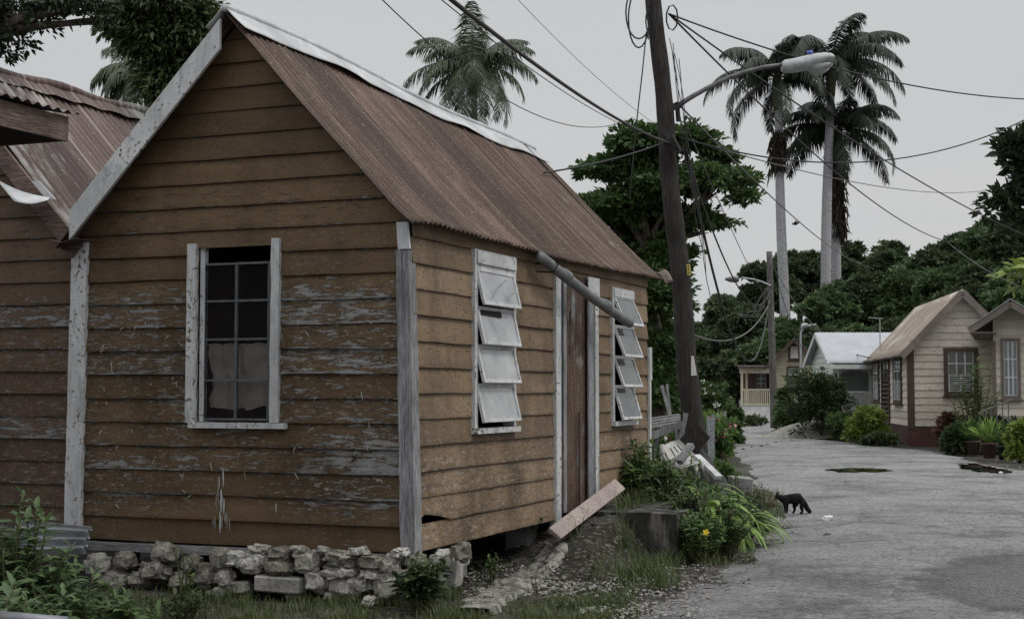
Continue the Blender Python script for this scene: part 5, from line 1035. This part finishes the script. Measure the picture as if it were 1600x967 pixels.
# coconut palm
Y = 62; s = Y/F; rnd = random.Random(4); fr = []
def F_(deg, L_, el, dr_, dep=0, ll=.9, h=.6, lw=.05): return dict(length=L_*s*1.2, droop=R(dr_), nleaf=80, leaf_len=ll, leaf_w=lw, hang=h, az=R(deg), el=R(el))
for a in ((175, 120, 25, 70), (195, 105, 12, 75), (10, 100, 35, 65), (-8, 95, 12, 70), (185, 110, -8, 60), (200, 100, 50, 60), (-20, 95, 48, 55), (160, 100, 65, 55), (20, 95, 62, 50), (250, 105, 10, 95), (290, 110, 5, 95), (265, 110, -15, 65), (230, 105, -10, 75), (315, 105, -5, 85), (100, 100, 70, 40), (80, 100, 75, 45), (140, 100, 55, 60), (40, 100, 50, 60), (340, 100, -20, 60), (275, 100, 30, 110), (60, 95, 30, 80), (120, 95, 30, 80), (255, 110, -30, 55), (285, 110, -35, 45), (270, 90, 82, 25), (215, 100, 30, 85)): fr.append(F_(*a))
palm('coconut_palm', (P(760, 600, Y).x, Y, 0), tuple(P(738, 108, Y)), .2, .13, fr, 'lf_coco', 'coconut palm with drooping fronds above the ridge of the brown house', 'palmbark', coconuts=True)
# palm behind left tree
Y = 30; s = Y/F; fr = [dict(length=L_*s, droop=R(dr_), nleaf=60, leaf_len=.5, leaf_w=.05, hang=.8, az=R(az), el=R(el)) for az, L_, el, dr_ in ((180, 110, 35, 80), (190, 115, 0, 85), (200, 110, -15, 70), (240, 100, -10, 80), (270, 120, 0, 90), (300, 120, 10, 90), (0, 110, 60, 60), (20, 110, 75, 40), (150, 110, 60, 50), (340, 120, 65, 60), (120, 100, 40, 80), (60, 100, 40, 80), (215, 110, 20, 100))]
palm('coconut_palm', (P(290, 600, Y).x, Y, 0), tuple(P(228, 112, Y)), .17, .12, fr, 'lf_coco', 'palm half hidden behind the drooping tree at the upper left', 'palmbark')
# royal palms
def royal(px, py, Y, L_, base_px, label, lower=0, seed=0, n=17, dead=False, tr=.27):
    rnd = random.Random(seed); s = Y/F; fr = []
    for i in range(n):
        az = i*137.5+rnd.uniform(-15, 15); el = 78-92*(i/n)**1.1+rnd.uniform(-6, 6); fr.append(dict(length=L_*s*rnd.uniform(1., 1.25)*(.72+.28*min(1, i/n*2.5)), droop=R(60+14*(1-i/n)+rnd.uniform(-12, 12)), nleaf=100, leaf_len=1.25, leaf_w=.085, hang=.8, az=R(az), el=R(el)))
    e = palm('royal_palm', (P(base_px, 600, Y).x, Y, 0), tuple(P(px, py, Y)), tr, tr*.72, fr, 'lf_royal', label, 'palmbark', shaft=55*s, group='royal palms', bulge=.12)
    if dead:   # hanging dead fibre and spent fronds on the trunk
        tt = P(px, py, Y)-Vector(e.location); d0, d1 = dead; k_ = int((d1-d0)*9); pos = np.stack([tt.x+rng.normal(size=k_)*5*s, tt.y+rng.normal(size=k_)*7*s, P(px, 0, Y).z-(d0+(d1-d0)*rng.random(k_)**.9)*s], 1); pos[:, 0] += (pos[:, 2]-tt[2])*0
        dd = rng.normal(size=(k_, 3))*.25+[0, 0, -1]; v, f = leaves(pos, dd, rng.normal(size=(k_, 3)), .8*(.5+rng.random(k_)), .12, .1); npmesh('dead_fronds', v, f, M['deadfrond'], e)
    return e
royal(1214, 122, 88, 122, 1231, 'leftmost royal palm with pale trunk and dark shag below the crown', seed=2, dead=(205, 262), n=16, tr=.31)
royal(1298, 100, 88, 130, 1285, 'tallest royal palm, its pale trunk in the middle of the three', seed=5, n=20, tr=.32)
royal(1308, 205, 90, 118, 1307, 'shorter royal palm with dead fibre hanging down its trunk', seed=9, n=18, dead=(215, 370), tr=.3)
# ---- bushes and plants
def bush(px, py, w_, h_, mat, label, clumps=160, per=22, cl=None, ll=.12, lw=.05, cat='bush', group=None, flowers=None, name='bush', Y=None, up=.6, droop=0, six=False, blobs=5, z0=None):
    g = G(px, py) if Y is None else Vector((P(px, py, Y).x, Y, 0)); Y = g.y; s = Y/F; e = empty(name, (g.x, g.y, z0 or 0), 0, label, cat, group); ob = np.array(e.location); bl = []; zb_ = (z0 or 0)
    for j in range(blobs):
        a_ = random.uniform(0, 6.28); q = random.random()**.6; r_ = random.uniform(.3, .42)
        bl.append((g.x+math.cos(a_)*w_*s*.28*q, Y+math.sin(a_)*w_*s*.28*q, zb_+h_*s*random.uniform(.3, .72), w_*s*r_, w_*s*r_*.8, h_*s*r_*.8))
    bl.append((g.x, Y, zb_+h_*s*.25, w_*s*.45, w_*s*.35, h_*s*.25)); bl.append((g.x, Y, zb_+h_*s*.12, w_*s*.42, w_*s*.32, h_*s*.14))
    crown('foliage', e, M[mat], bl, clumps, per, cl or w_*s*.09, ll, lw, ob, .35, up, six, droop)
    mb = MB()
    for j in range(7): b = bl[j % len(bl)]; mb.tube([Vector((random.uniform(-.05, .05), random.uniform(-.05, .05), -.02)), (Vector(b[:3])-Vector(ob))*.6+Vector((.03, 0, 0)), Vector(b[:3])-Vector(ob)], [.02, .014, .006], 5)
    mb.build('stem', M['bark'], e, True)
    if flowers:
        fm, nf, fs = flowers; B = np.array(bl); bi = rng.integers(0, len(B), nf); d = unit(nf); d[:, 2] = abs(d[:, 2])*.8; d[:, 1] = -abs(d[:, 1]); c = B[bi, :3]+d*B[bi, 3:6]*1.02
        k_ = np.repeat(np.arange(nf), 7); pos = c[k_]+rng.normal(size=(len(k_), 3))*fs*.2; dd_, nn_ = rng.normal(size=(len(k_), 3)), d[k_]+rng.normal(size=(len(k_), 3))*.3
        for q in range(nf): s1 = slice(q*7, q*7+7); v, f = leaves(pos[s1], dd_[s1], nn_[s1], fs, fs*.8, .2); npmesh('flower_cluster', v-ob, f, M[fm], e)
    return e
bush(1284, 690, 98, 108, 'lf_bushdark', 'largest dark green bush hiding the porch of the white roofed house', 420, 26, ll=.13, lw=.06, Y=49, blobs=9)
bush(1244, 682, 66, 40, 'lf_bush', 'leafy green shrub right of the distant pole', 200, 24, ll=.16, lw=.08, Y=56)
bush(1224, 668, 28, 92, 'lf_bush', 'thin young tree with light leaves before the beige gable window', 80, 20, ll=.2, lw=.1, Y=58, up=.3)
bush(1362, 692, 58, 58, 'lf_bright', 'bright yellow green rounded shrub in front of the cream house side', 230, 20, ll=.2, lw=.06, Y=43.5, six=True)
bush(1322, 690, 50, 48, 'lf_bush', 'low mixed shrub with yellowish tips left of the bright shrub', 150, 20, ll=.15, lw=.06, Y=46)
bush(1318, 688, 20, 40, 'lf_red', 'dark reddish shrub under the lattice porch', 60, 20, ll=.14, lw=.06, Y=48)
bush(1375, 700, 60, 22, 'lf_bushdark', 'low dark planting along the red kerb', 90, 20, ll=.12, lw=.05, Y=42.3)
bush(1115, 640, 66, 100, 'lf_bush', 'tall bush dotted with white blossoms behind the pink flowers', 260, 24, ll=.2, lw=.09, Y=50, flowers=('fl_white', 26, .16))
bush(1072, 640, 54, 84, 'lf_bush', 'bush with white blossoms partly hidden by the leaning pole', 200, 24, ll=.2, lw=.09, Y=46, flowers=('fl_white', 24, .16))
bush(1106, 668, 84, 76, 'lf_weed', 'shrub with pink flower clusters right of the leaning pole', 260, 24, ll=.13, lw=.06, Y=33, flowers=('fl_pink', 22, .13))
bush(1060, 672, 44, 72, 'lf_weed', 'yellowish green shrub with pink flowers left of the leaning pole', 190, 24, ll=.13, lw=.05, Y=31, flowers=('fl_pink', 12, .14))
bush(1108, 640, 46, 66, 'lf_bright', 'yellowish spiky leaved shrub above the pink flowers', 110, 18, ll=.3, lw=.05, Y=36, up=.2)
bush(1018, 690, 50, 90, 'lf_bush', 'dense green shrub at the far corner of the brown house', 210, 24, ll=.12, lw=.05, Y=27, flowers=('fl_white', 5, .12))
bush(1140, 658, 34, 62, 'lf_bush', 'leafy shrub between the pink flowers and the far porch', 120, 24, ll=.2, lw=.1, Y=44)
bush(1136, 752, 46, 50, 'lf_weed', 'small pale leaved shrub spilling over the square planter', 170, 22, ll=.07, lw=.03, Y=22.5)
bush(1173, 670, 50, 18, 'lf_bushdark', 'low weeds at the foot of the far white porch wall', 70, 20, ll=.15, lw=.05, Y=66)
for (px, py, w_, h_, mt, lb, Y) in ((1492, 690, 44, 64, 'lf_red', 'reddish leaved shrub in front of the cream gable window', 38.2), (1490, 712, 44, 50, 'lf_bushdark', 'low dark bush at the left of the flower pots', 37),
    (1560, 690, 70, 60, 'lf_bushdark', 'dark bush behind the flower pots', 37.8), (1592, 735, 46, 70, 'lf_bright', 'drooping yellow green plant at the right edge', 33)): bush(px, py, w_, h_, mt, lb, 190, 20, ll=.14, lw=.06, Y=Y)
kb = MB(); a_, b_ = G(1318, 690), G(1430, 690); kb.box(a_.x, b_.x, a_.y-.6, a_.y-.45, -.05, .17); kb.box(a_.x, b_.x, a_.y-.45, a_.y+.8, -.05, .1); kb.build('x', M['redbase']) ; o = bpy.data.objects['x']; o.name = 'kerb'; tag(o, kind='structure')
def pot(px, py, w_, h_, mat, label, lm, Y, plant='lf_bush'):
    g = Vector((P(px, py, Y).x, Y, 0)); s = Y/F; e = empty('potted_plant', g, 0, label, 'potted plant', 'potted plants by the right hand house'); r_ = w_*s/2; h = h_*s
    mb = MB(); mb.lathe([(0, .0), (r_*.72, .0), (r_*.95, h*.9), (r_*1.08, h*.9), (r_*1.08, h), (r_*.9, h), (r_*.85, h*.85), (0, h*.85)], 18); mb.build('pot', M[mat], e, True)
    n = 130; az = rng.random(n)*6.28; el = R(35)+rng.random(n)*1.0; d = np.stack([np.cos(az)*np.cos(el), np.sin(az)*np.cos(el), np.sin(el)], 1); pos = np.array([0, 0, h*.85])+d*(rng.random((n, 1))*.25)*h_/25; v, f = leaves(pos, d, np.array([[0, 0, 1.]])+rng.normal(size=(n, 3))*.3, (.3+.25*rng.random(n))*lm, .035*lm+.02, .2, True); npmesh('foliage', v, f, M[plant], e)
pot(1520, 708, 24, 22, 'pot', 'brown pot with a spiky green plant, left of the pot row', 1, 36.6, 'lf_weed'); pot(1546, 716, 24, 24, 'pot', 'taller brown pot with a bright fern, middle of the pot row', 1, 34.8, 'lf_strap')
pot(1572, 720, 28, 22, 'pot_black', 'wide black pot with a bare twisted stem', .8, 34); pot(1592, 706, 20, 20, 'pot', 'brown pot almost hidden at the right edge', .9, 35.5)
# small railing by house B
rl = empty('iron_railing', (0, 0, 0), 0, 'thin pale metal railing among the potted plants', 'railing')
for k in range(6): mb = MB(); p = P(1531+k*9, 670-k*2, 36.9); mb.tube([(p.x, p.y, .05), (p.x, p.y, 1.05+.06*k)], .015, 6); mb.build('baluster', M['arm_metal'], rl)
mb = MB(); mb.tube([(P(1528, 650, 36.9).x, 36.9, 1.03), (P(1582, 640, 36.9).x, 36.9, 1.38)], .02, 6); mb.build('handrail', M['arm_metal'], rl)
# near leafy plants: stems with alternate leaves
def leafy(px, py, Y, spread, height, nst, nlf, ll, lw, mat, label, name='leafy_plant', z0=0, lean=(0, 0), flower=None, base=None):
    g = Vector(base) if base else Vector((P(px, py, Y).x, Y, z0)); e = empty(name, g, 0, label, 'plant'); mb = MB(); PP, DD, NN, LL = [], [], [], []
    for i in range(nst):
        az = rng.random()*6.28; sp = spread*rng.random()**.6; h = height*(.55+.5*rng.random())*(1-.35*(sp/spread)**2); tip = Vector((math.cos(az)*sp+lean[0]*h, math.sin(az)*sp*.8+lean[1]*h, h)); b_ = Vector((math.cos(az)*sp*.3, math.sin(az)*sp*.3, 0)); pts = []
        for k_ in range(7): f = k_/6; pts.append(b_.lerp(tip, f)+Vector((0, 0, h*.12*math.sin(f*3.14)))+Vector((noise.noise(Vector((i, f*2, 0)))*.05, 0, 0)))
        mb.tube(pts, [.006+.006*height*(1-k_/6) for k_ in range(7)], 5)
        for j in range(nlf):
            f = .25+.75*(j+rng.random()*.5)/nlf; k_ = min(5, int(f*6)); p = pts[k_].lerp(pts[k_+1], min(1, f*6-k_)); a2 = j*2.4+i+rng.random()*.6; el = .3+.3*rng.random()+(.6 if f > .93 else 0)
            PP.append(p); DD.append((math.cos(a2)*math.cos(el), math.sin(a2)*math.cos(el), math.sin(el)-.25)); NN.append((math.cos(a2)*-.3+rng.normal()*.25, math.sin(a2)*-.3+rng.normal()*.25, 1)); LL.append(ll*(.55+.6*rng.random())*(.8 if f > .9 else 1))
    v, f = leaves(np.array([tuple(p) for p in PP]), np.array(DD), np.array(NN), np.array(LL), np.array(LL)*lw/ll, .15, True); npmesh('foliage', v, f, M[mat], e); mb.build('stem', M['bark' if mat == 'lf_red' else 'shaft'], e, True)
    return e
leafy(1528, 700, 37.5, .62, 2.45, 26, 26, .2, .085, 'lf_bush', 'tall slender leafy shrub before the corner of the cream house')
leafy(20, 960, 9.3, .42, 1.05, 36, 26, .15, .052, 'lf_near', 'largest leafy plant in the bottom left corner', lean=(.0, 0), z0=-.12)
leafy(95, 960, 9.1, .45, .74, 34, 22, .14, .052, 'lf_near', 'second leafy plant just right of the bottom left corner', z0=-.1)
leafy(190, 960, 8.9, .28, .42, 16, 14, .14, .055, 'lf_bush', 'small light green plant in the grass at the lower left', z0=-.03)
leafy(-10, 960, 8.3, .38, .66, 26, 20, .15, .055, 'lf_near', 'leafy plant cut by the left edge low down', z0=-.1)
leafy(662, 925, 10.8, .22, .40, 20, 14, .12, .07, 'lf_bushdark', 'dark broad leaved plant at the foot of the grey corner post')
leafy(285, 890, 11.2, .1, .42, 4, 8, .06, .035, 'lf_weed', 'thin climbing weed under the window at the foundation gap')
leafy(1010, 800, 16.2, .45, .85, 40, 22, .15, .05, 'lf_weed', 'tall weeds against the far end of the side wall', z0=.2)
leafy(985, 770, 17.2, .22, 1.0, 8, 14, .1, .05, 'lf_bush', 'upright weed climbing the far end of the side wall', z0=.3)
leafy(1075, 850, 15.4, .45, .75, 50, 24, .12, .05, 'lf_bushdark', 'dense weeds beside the right end of the concrete landing', z0=0)
leafy(1110, 860, 15.0, .5, .62, 60, 24, .11, .045, 'lf_weed', 'bushy weeds at the road edge below the yellow flower')
leafy(1145, 860, 15.6, .40, .46, 40, 18, .1, .035, 'lf_bush', 'lower weeds spreading onto the road edge')
leafy(1185, 800, 19.2, .28, .40, 14, 14, .08, .03, 'lf_red', 'brownish twiggy weed to the left of the cat')
leafy(1070, 790, 18.2, .45, .6, 36, 16, .11, .045, 'lf_weed', 'weeds under the broken plastic chair')
leafy(1010, 740, 19.4, .35, .9, 16, 16, .11, .05, 'lf_bush', 'weeds in front of the collapsed table')
leafy(835, 838, 13.8, .1, .16, 4, 6, .1, .05, 'lf_weed', 'tiny plant by the wall base left of the door', z0=.3)
def strap(px, py, Y, r, n, label, mat='lf_strap', z0=0):
    g = Vector((P(px, py, Y).x, Y, z0)); e = empty('lily_plant', g, 0, label, 'plant', None); V = []; Fs = []
    for i in range(n):
        az = rng.random()*6.28; L_ = r*(.7+.5*rng.random()); el = R(75)-R(35)*rng.random(); p = Vector((0, 0, 0)); w_ = .03+.016*rng.random(); sd = Vector((-math.sin(az), math.cos(az), 0)); b = len(V)
        for k_ in range(9): ww = w_*math.sin(math.pi*min(.97, .25+.75*k_/8))+.003; V += [tuple(p-sd*ww), tuple(p+sd*ww)]; p = p+Vector((math.cos(az)*math.cos(el), math.sin(az)*math.cos(el), math.sin(el)))*L_/8; el -= R(13)+R(6)*rng.random()
        for k_ in range(8): Fs.append((b+2*k_, b+2*k_+1, b+2*k_+3, b+2*k_+2))
    npmesh('foliage', np.array(V), np.array(Fs), M[mat], e)
    mb = MB(); mb.lathe([(.0, -.02), (.05, -.02), (.035, .08), (0, .1)], 10); mb.build('bulb_neck', M['shaft'], e, True); return e
strap(1085, 790, 16.8, .9, 70, 'clump of long yellow green strap leaves below the white board'); strap(1135, 815, 15.5, .85, 90, 'larger clump of strap leaves above the yellow flower'); strap(1052, 790, 18.6, .6, 36, 'small clump of strap leaves near the chair legs')
leafy(1040, 820, 15.9, .4, .62, 44, 22, .13, .05, 'lf_bush', 'leafy weeds behind the concrete landing corner', z0=.2)
leafy(1085, 835, 15.6, .35, .78, 26, 22, .10, .04, 'lf_weed', 'taller weeds rising between landing and strap leaves', z0=.1)
leafy(1150, 815, 17.6, .35, .6, 30, 20, .09, .035, 'lf_bushdark', 'twiggy dark weeds in front of the square planter')
leafy(130, 945, 9.8, .4, .42, 24, 14, .11, .045, 'lf_bushdark', 'low dark foliage below the corrugated metal sheet', z0=-.05)
leafy(290, 940, 10.3, .3, .22, 18, 10, .07, .035, 'lf_bushdark', 'low weeds at the left end of the stone stack')
leafy(770, 835, 12.6, .1, .2, 7, 8, .06, .03, 'lf_weed', 'small weed in the gap under the side wall')
leafy(1085, 880, 14.0, .36, .50, 46, 22, .09, .036, 'lf_weed', 'fine leaved weeds at the foot of the landing')
leafy(1130, 875, 14.3, .40, .48, 46, 22, .09, .036, 'lf_bush', 'weeds spilling onto the road in front of the strap leaves')
leafy(1165, 850, 15.6, .30, .40, 26, 18, .08, .034, 'lf_bushdark', 'dark low weeds at the outermost corner of the verge')
leafy(1070, 855, 14.6, .30, .70, 34, 24, .10, .04, 'lf_bushdark', 'dark green weeds growing against the right side of the landing')
strap(1104, 830, 15.0, .75, 46, 'bright strap leaves arching over the weeds beside the landing', z0=.25)
strap(1080, 800, 16.4, .8, 50, 'strap leaf clump behind the landing below the broken chair', z0=.25)
# yellow flower
c = P(1103, 831, 13.6); n = 5; a_ = np.arange(n)*2*np.pi/n; d = np.stack([np.cos(a_), np.zeros(n)-.2, np.sin(a_)], 1); v, f = leaves(np.tile(np.array(c), (n, 1)), d, np.tile([[0, -1., .2]], (n, 1)), .032, .03, .1, True)
fl_ = empty('yellow_flower', c, 0, 'single small yellow flower among the road edge weeds', 'flower'); npmesh('petals', v-np.array(c), f, M['fl_yellow'], fl_); mb = MB(); mb.tube([(0, .0, 0), (.0, .05, -.2), (.02, .06, -.5)], .004, 5); mb.build('stem', M['shaft'], fl_)
# grass (stuff)
def blades(name, regions, label, mat='grass'):
    PP, HH = [], []
    for (poly, n, h) in regions:   # poly: (px0,py0,px1,py1) box in ground pixels
        for _ in range(n):
            px = poly[0]+(poly[2]-poly[0])*rng.random(); py = poly[1]+(poly[3]-poly[1])*rng.random(); g = G(px, py)
            for it in range(2): g = G(px, py, gz(g.x, g.y))
            k_ = noise.noise(Vector((g.x*3, g.y*3, 0)))
            if k_ < .02 and rng.random() < .8: continue
            PP.append((g.x, g.y, gz(g.x, g.y)-.02)); HH.append(h*(.5+.8*rng.random())*(1+.6*k_))
    p = np.array(PP); h = np.array(HH); n = len(p); az = rng.random(n)*6.28; ln = rng.random(n)*.7; d = np.stack([np.cos(az)*ln, np.sin(az)*ln, np.ones(n)], 1); sd = np.stack([-np.sin(az), np.cos(az), np.zeros(n)], 1)*(.0018+h*.009)[:, None]
    q1 = p+d*h[:, None]*.55; q2 = p+d*h[:, None]*.9; q2[:, :2] += np.stack([np.cos(az), np.sin(az)], 1)*(h*.35)[:, None]
    v = np.stack([p-sd, p+sd, q1-sd*.8, q1+sd*.8, q2-sd*.15, q2+sd*.15], 1).reshape(-1, 3); b = np.arange(n)[:, None]*6; f = np.concatenate([b+[0, 1, 3, 2], b+[2, 3, 5, 4]]); o = npmesh(name, v, f, M[mat]); tag(o, label, 'grass', None, 'stuff')
blades('grass', [((-20, 918, 720, 985), 9000, .085), ((700, 938, 960, 985), 3200, .08), ((860, 920, 1000, 962), 1800, .08), ((965, 850, 1062, 920), 2400, .17), ((880, 840, 1010, 870), 120, .2), ((1060, 850, 1180, 882), 1500, .1), ((1165, 770, 1225, 825), 1800, .13), 
   ((870, 890, 1000, 930), 700, .06), ((880, 805, 1000, 850), 160, .22), ((740, 880, 900, 930), 260, .1), ((1130, 662, 1215, 676), 1500, .1), ((1290, 690, 1420, 702), 1200, .09), ((1270, 684, 1310, 694), 300, .08), ((-40, 940, 250, 990), 2000, .10), ((1120, 740, 1160, 800), 700, .14), ((300, 918, 720, 950), 1800, .07)], 'short ragged grass and weeds along the house foot and road edge')
# gravel / pebbles (stuff)
V = []; Fs = []
ic = bmesh.new(); bmesh.ops.create_icosphere(ic, subdivisions=1, radius=1); iv = np.array([tuple(v.co) for v in ic.verts]); ifc = np.array([[v.index for v in f.verts] for f in ic.faces]); ic.free()
def pebbles(name, boxes, label, mat, smax=1):
    V = []; Fs = []; b = 0
    for (x0, y0, x1, y1, n, sz) in boxes:
        for _ in range(n):
            px, py = x0+(x1-x0)*rng.random(), y0+(y1-y0)*rng.random(); g = G(px, py); g = G(px, py, gz(g.x, g.y)); s = sz*(.3+1.2*rng.random()**3); sc = np.array([s*(.7+.6*rng.random()), s*(.7+.6*rng.random()), s*.6])
            V.append((iv*(1+.25*rng.normal(size=(len(iv), 1))))*sc+np.array([g.x, g.y, gz(g.x, g.y)+s*.15])); Fs.append(ifc+b); b += len(iv)
    tag(npmesh(name, np.concatenate(V), np.concatenate(Fs), M[mat], smooth=False), label, 'gravel', None, 'stuff')
pebbles('gravel', [(840, 860, 1010, 925, 1500, .013), (985, 885, 1110, 967, 700, .012), (720, 870, 900, 930, 260, .013), (1180, 800, 1250, 850, 120, .012), (1020, 860, 1250, 967, 900, .008), (720, 850, 980, 930, 900, .013), (1180, 690, 1600, 800, 120, .012), (1140, 680, 1330, 700, 120, .03)], 'scattered pale pebbles on the bank and along the road', 'conc_pale')
pebbles('road_grit', [(1000, 800, 1600, 967, 6000, .0075), (1180, 690, 1600, 800, 1500, .016)], 'fine pale grit loose on the road surface', 'conc_block')
pebbles('leaf_litter', [(1150, 700, 1600, 860, 70, .016), (1000, 870, 1300, 967, 50, .014), (1150, 675, 1300, 705, 60, .05), (700, 830, 1000, 925, 1300, .014), (1000, 880, 1180, 950, 250, .01)], 'dark bits of litter strewn on the road and bank', 'debris')
for (px, py, w_, h_, kd, lb, nm, ct) in ((1199, 825, 12, 9, 'debris', 'dark brown chunk at the road edge below the cat', 'dirt_clod', 'clod'), (1293, 810, 17, 9, 'bag', 'white crumpled plastic bag on the road behind the cat', 'plastic_bag', 'bag'), (1564, 739, 6, 5, 'bag', 'tiny white scrap in the right puddle', 'paper_scrap', 'scrap'), (1292, 836, 10, 4, 'debris', 'small dark scrap on the road below the bag', 'road_scrap', 'scrap')):
    g = G(px, py+h_/2); rock(px, py, w_, h_, kind=kd, lab=lb, nm=nm, grp=None, lump=.4, cat=ct, pt=Vector((g.x, g.y, h_/2*g.y/F)))
# ================================================================== CAT
def skin(name, verts, edges, radii, mat, parent=None, sub=2, root=0):
    me = bpy.data.meshes.new(name); me.from_pydata(verts, edges, []); o = bpy.data.objects.new(name+'_tmp', me); COL.objects.link(o); o.modifiers.new('s', 'SKIN'); sm = o.modifiers.new('u', 'SUBSURF'); sm.levels = sub; sm.render_levels = sub
    for i, r_ in enumerate(radii): me.skin_vertices[0].data[i].radius = r_ if isinstance(r_, tuple) else (r_, r_)
    me.skin_vertices[0].data[root].use_root = True; dg = bpy.context.evaluated_depsgraph_get(); dg.update(); m2 = bpy.data.meshes.new_from_object(o.evaluated_get(dg)); bpy.data.objects.remove(o); m2.materials.clear(); return link(name, m2, mat, parent, True)
Yc = 19.0; cs = Yc/F
def cp(px, py, dy=0): p = P(px, py, Yc); return (p.x-gc.x, dy, p.z)
gc = G(1238, 803); Yc = gc.y; cs = Yc/F
cverts = [cp(1253, 779), cp(1243, 778), cp(1234, 779), cp(1226, 780), cp(1220, 778), cp(1215, 775.5), cp(1212, 778), cp(1210.5, 780),   # spine .. nose 0-7
          cp(1257, 786), cp(1261, 794), cp(1265, 799), cp(1268, 800),      # tail 8-11
          cp(1226, 786, -.035), cp(1226, 794, -.04), cp(1225, 800, -.04), cp(1223.5, 802.3, -.04),   # front leg near 12-15
          cp(1230, 786, .035), cp(1230, 794, .04), cp(1230.5, 800, .04), cp(1229, 802.6, .04),          # 16-19
          cp(1252, 786, -.04), cp(1251, 792, -.045), cp(1253, 798, -.045), cp(1249, 803, -.045),   # hind near 20-23
          cp(1246, 786, .04), cp(1242, 791.5, .045), cp(1243, 797, .045), cp(1239.5, 802.6, .045)]
ced = [(0, 1), (1, 2), (2, 3), (3, 4), (4, 5), (5, 6), (6, 7), (0, 8), (8, 9), (9, 10), (10, 11), (3, 12), (12, 13), (13, 14), (14, 15), (3, 16), (16, 17), (17, 18), (18, 19), (0, 20), (20, 21), (21, 22), (22, 23), (1, 24), (24, 25), (25, 26), (26, 27)]
k_ = cs; rad = [8.2*k_, 8.9*k_, 8*k_, 6.8*k_, 4.6*k_, 5*k_, 3.9*k_, 2.2*k_, 4.6*k_, 4.2*k_, 3.8*k_, 2.6*k_, 3.8*k_, 2.7*k_, 2*k_, 2*k_, 3.8*k_, 2.7*k_, 2*k_, 2*k_, 5*k_, 3.4*k_, 2.1*k_, 2*k_, 4.4*k_, 3.2*k_, 2*k_, 2*k_]
m, t, b = newmat('black_fur_white_paws'); v = coords(t); zz = N(t, 'ShaderNodeSeparateXYZ', {0: v}).outputs[2]; n = fbm(t, v, 25, 4)
paw = ramp(t, mth(t, 'ADD', zz, mth(t, 'MULTIPLY', n, .06)), [(.045, g3(1)), (.056, g3(0))]); xx = N(t, 'ShaderNodeSeparateXYZ', {0: v}).outputs[0]
t.links.new(mixc(t, mth(t, 'MULTIPLY', paw, mth(t, 'LESS_THAN', xx, .03)), (.008, .008, .009), (.35, .34, .32)), b.inputs['Base Color']); b.inputs['Roughness'].default_value = .8; b.inputs['Specular IOR Level'].default_value = .15
ce = empty('cat', (gc.x, gc.y, 0), 0, 'black cat with pale paws standing on the road, head lowered to the left', 'cat'); body = skin('body', cverts, ced, rad, m, ce)
body.data.transform(Matrix.Identity(4)); 
for d_ in (-.022, .022):
    mb = MB(); a_ = Vector(cp(1214.8, 773, d_)); mb.add([a_+Vector((-.018, -.01, -.005)), a_+Vector((.018, -.01, -.002)), a_+Vector((.008, .014, -.004)), a_+Vector((-.004, 0, .038))], [(0, 1, 3), (1, 2, 3), (2, 0, 3), (0, 2, 1)]); mb.build('ear', m, ce)
# bird
bc = P(1243, 350, 40); be = empty('bird', bc, 0, 'small dark bird flying between the royal palm trunks', 'bird'); s = 40/F
mb = MB(); loft(mb, [((-6*s, 0, -.0), .01, .01, .01), ((-3*s, 0, 0), .03, .03, .03), ((1*s, 0, .01), .05, .045, .05), ((4*s, 0, .03), .035, .035, .03), ((6*s, 0, .03), .012, .01, .01)], 10); mb.build('body', M['wire'], be, True)
for sg in (-1, 1): mb = MB(); mb.grid(6, 4, lambda u, v: ((-1+3*v-2*u)*s, sg*.16*u, .02+.10*u-.06*u*u+.004*v)); w_ = mb.build('wing', M['wire'], be, True); w_.modifiers.new('t', 'SOLIDIFY').thickness = .006
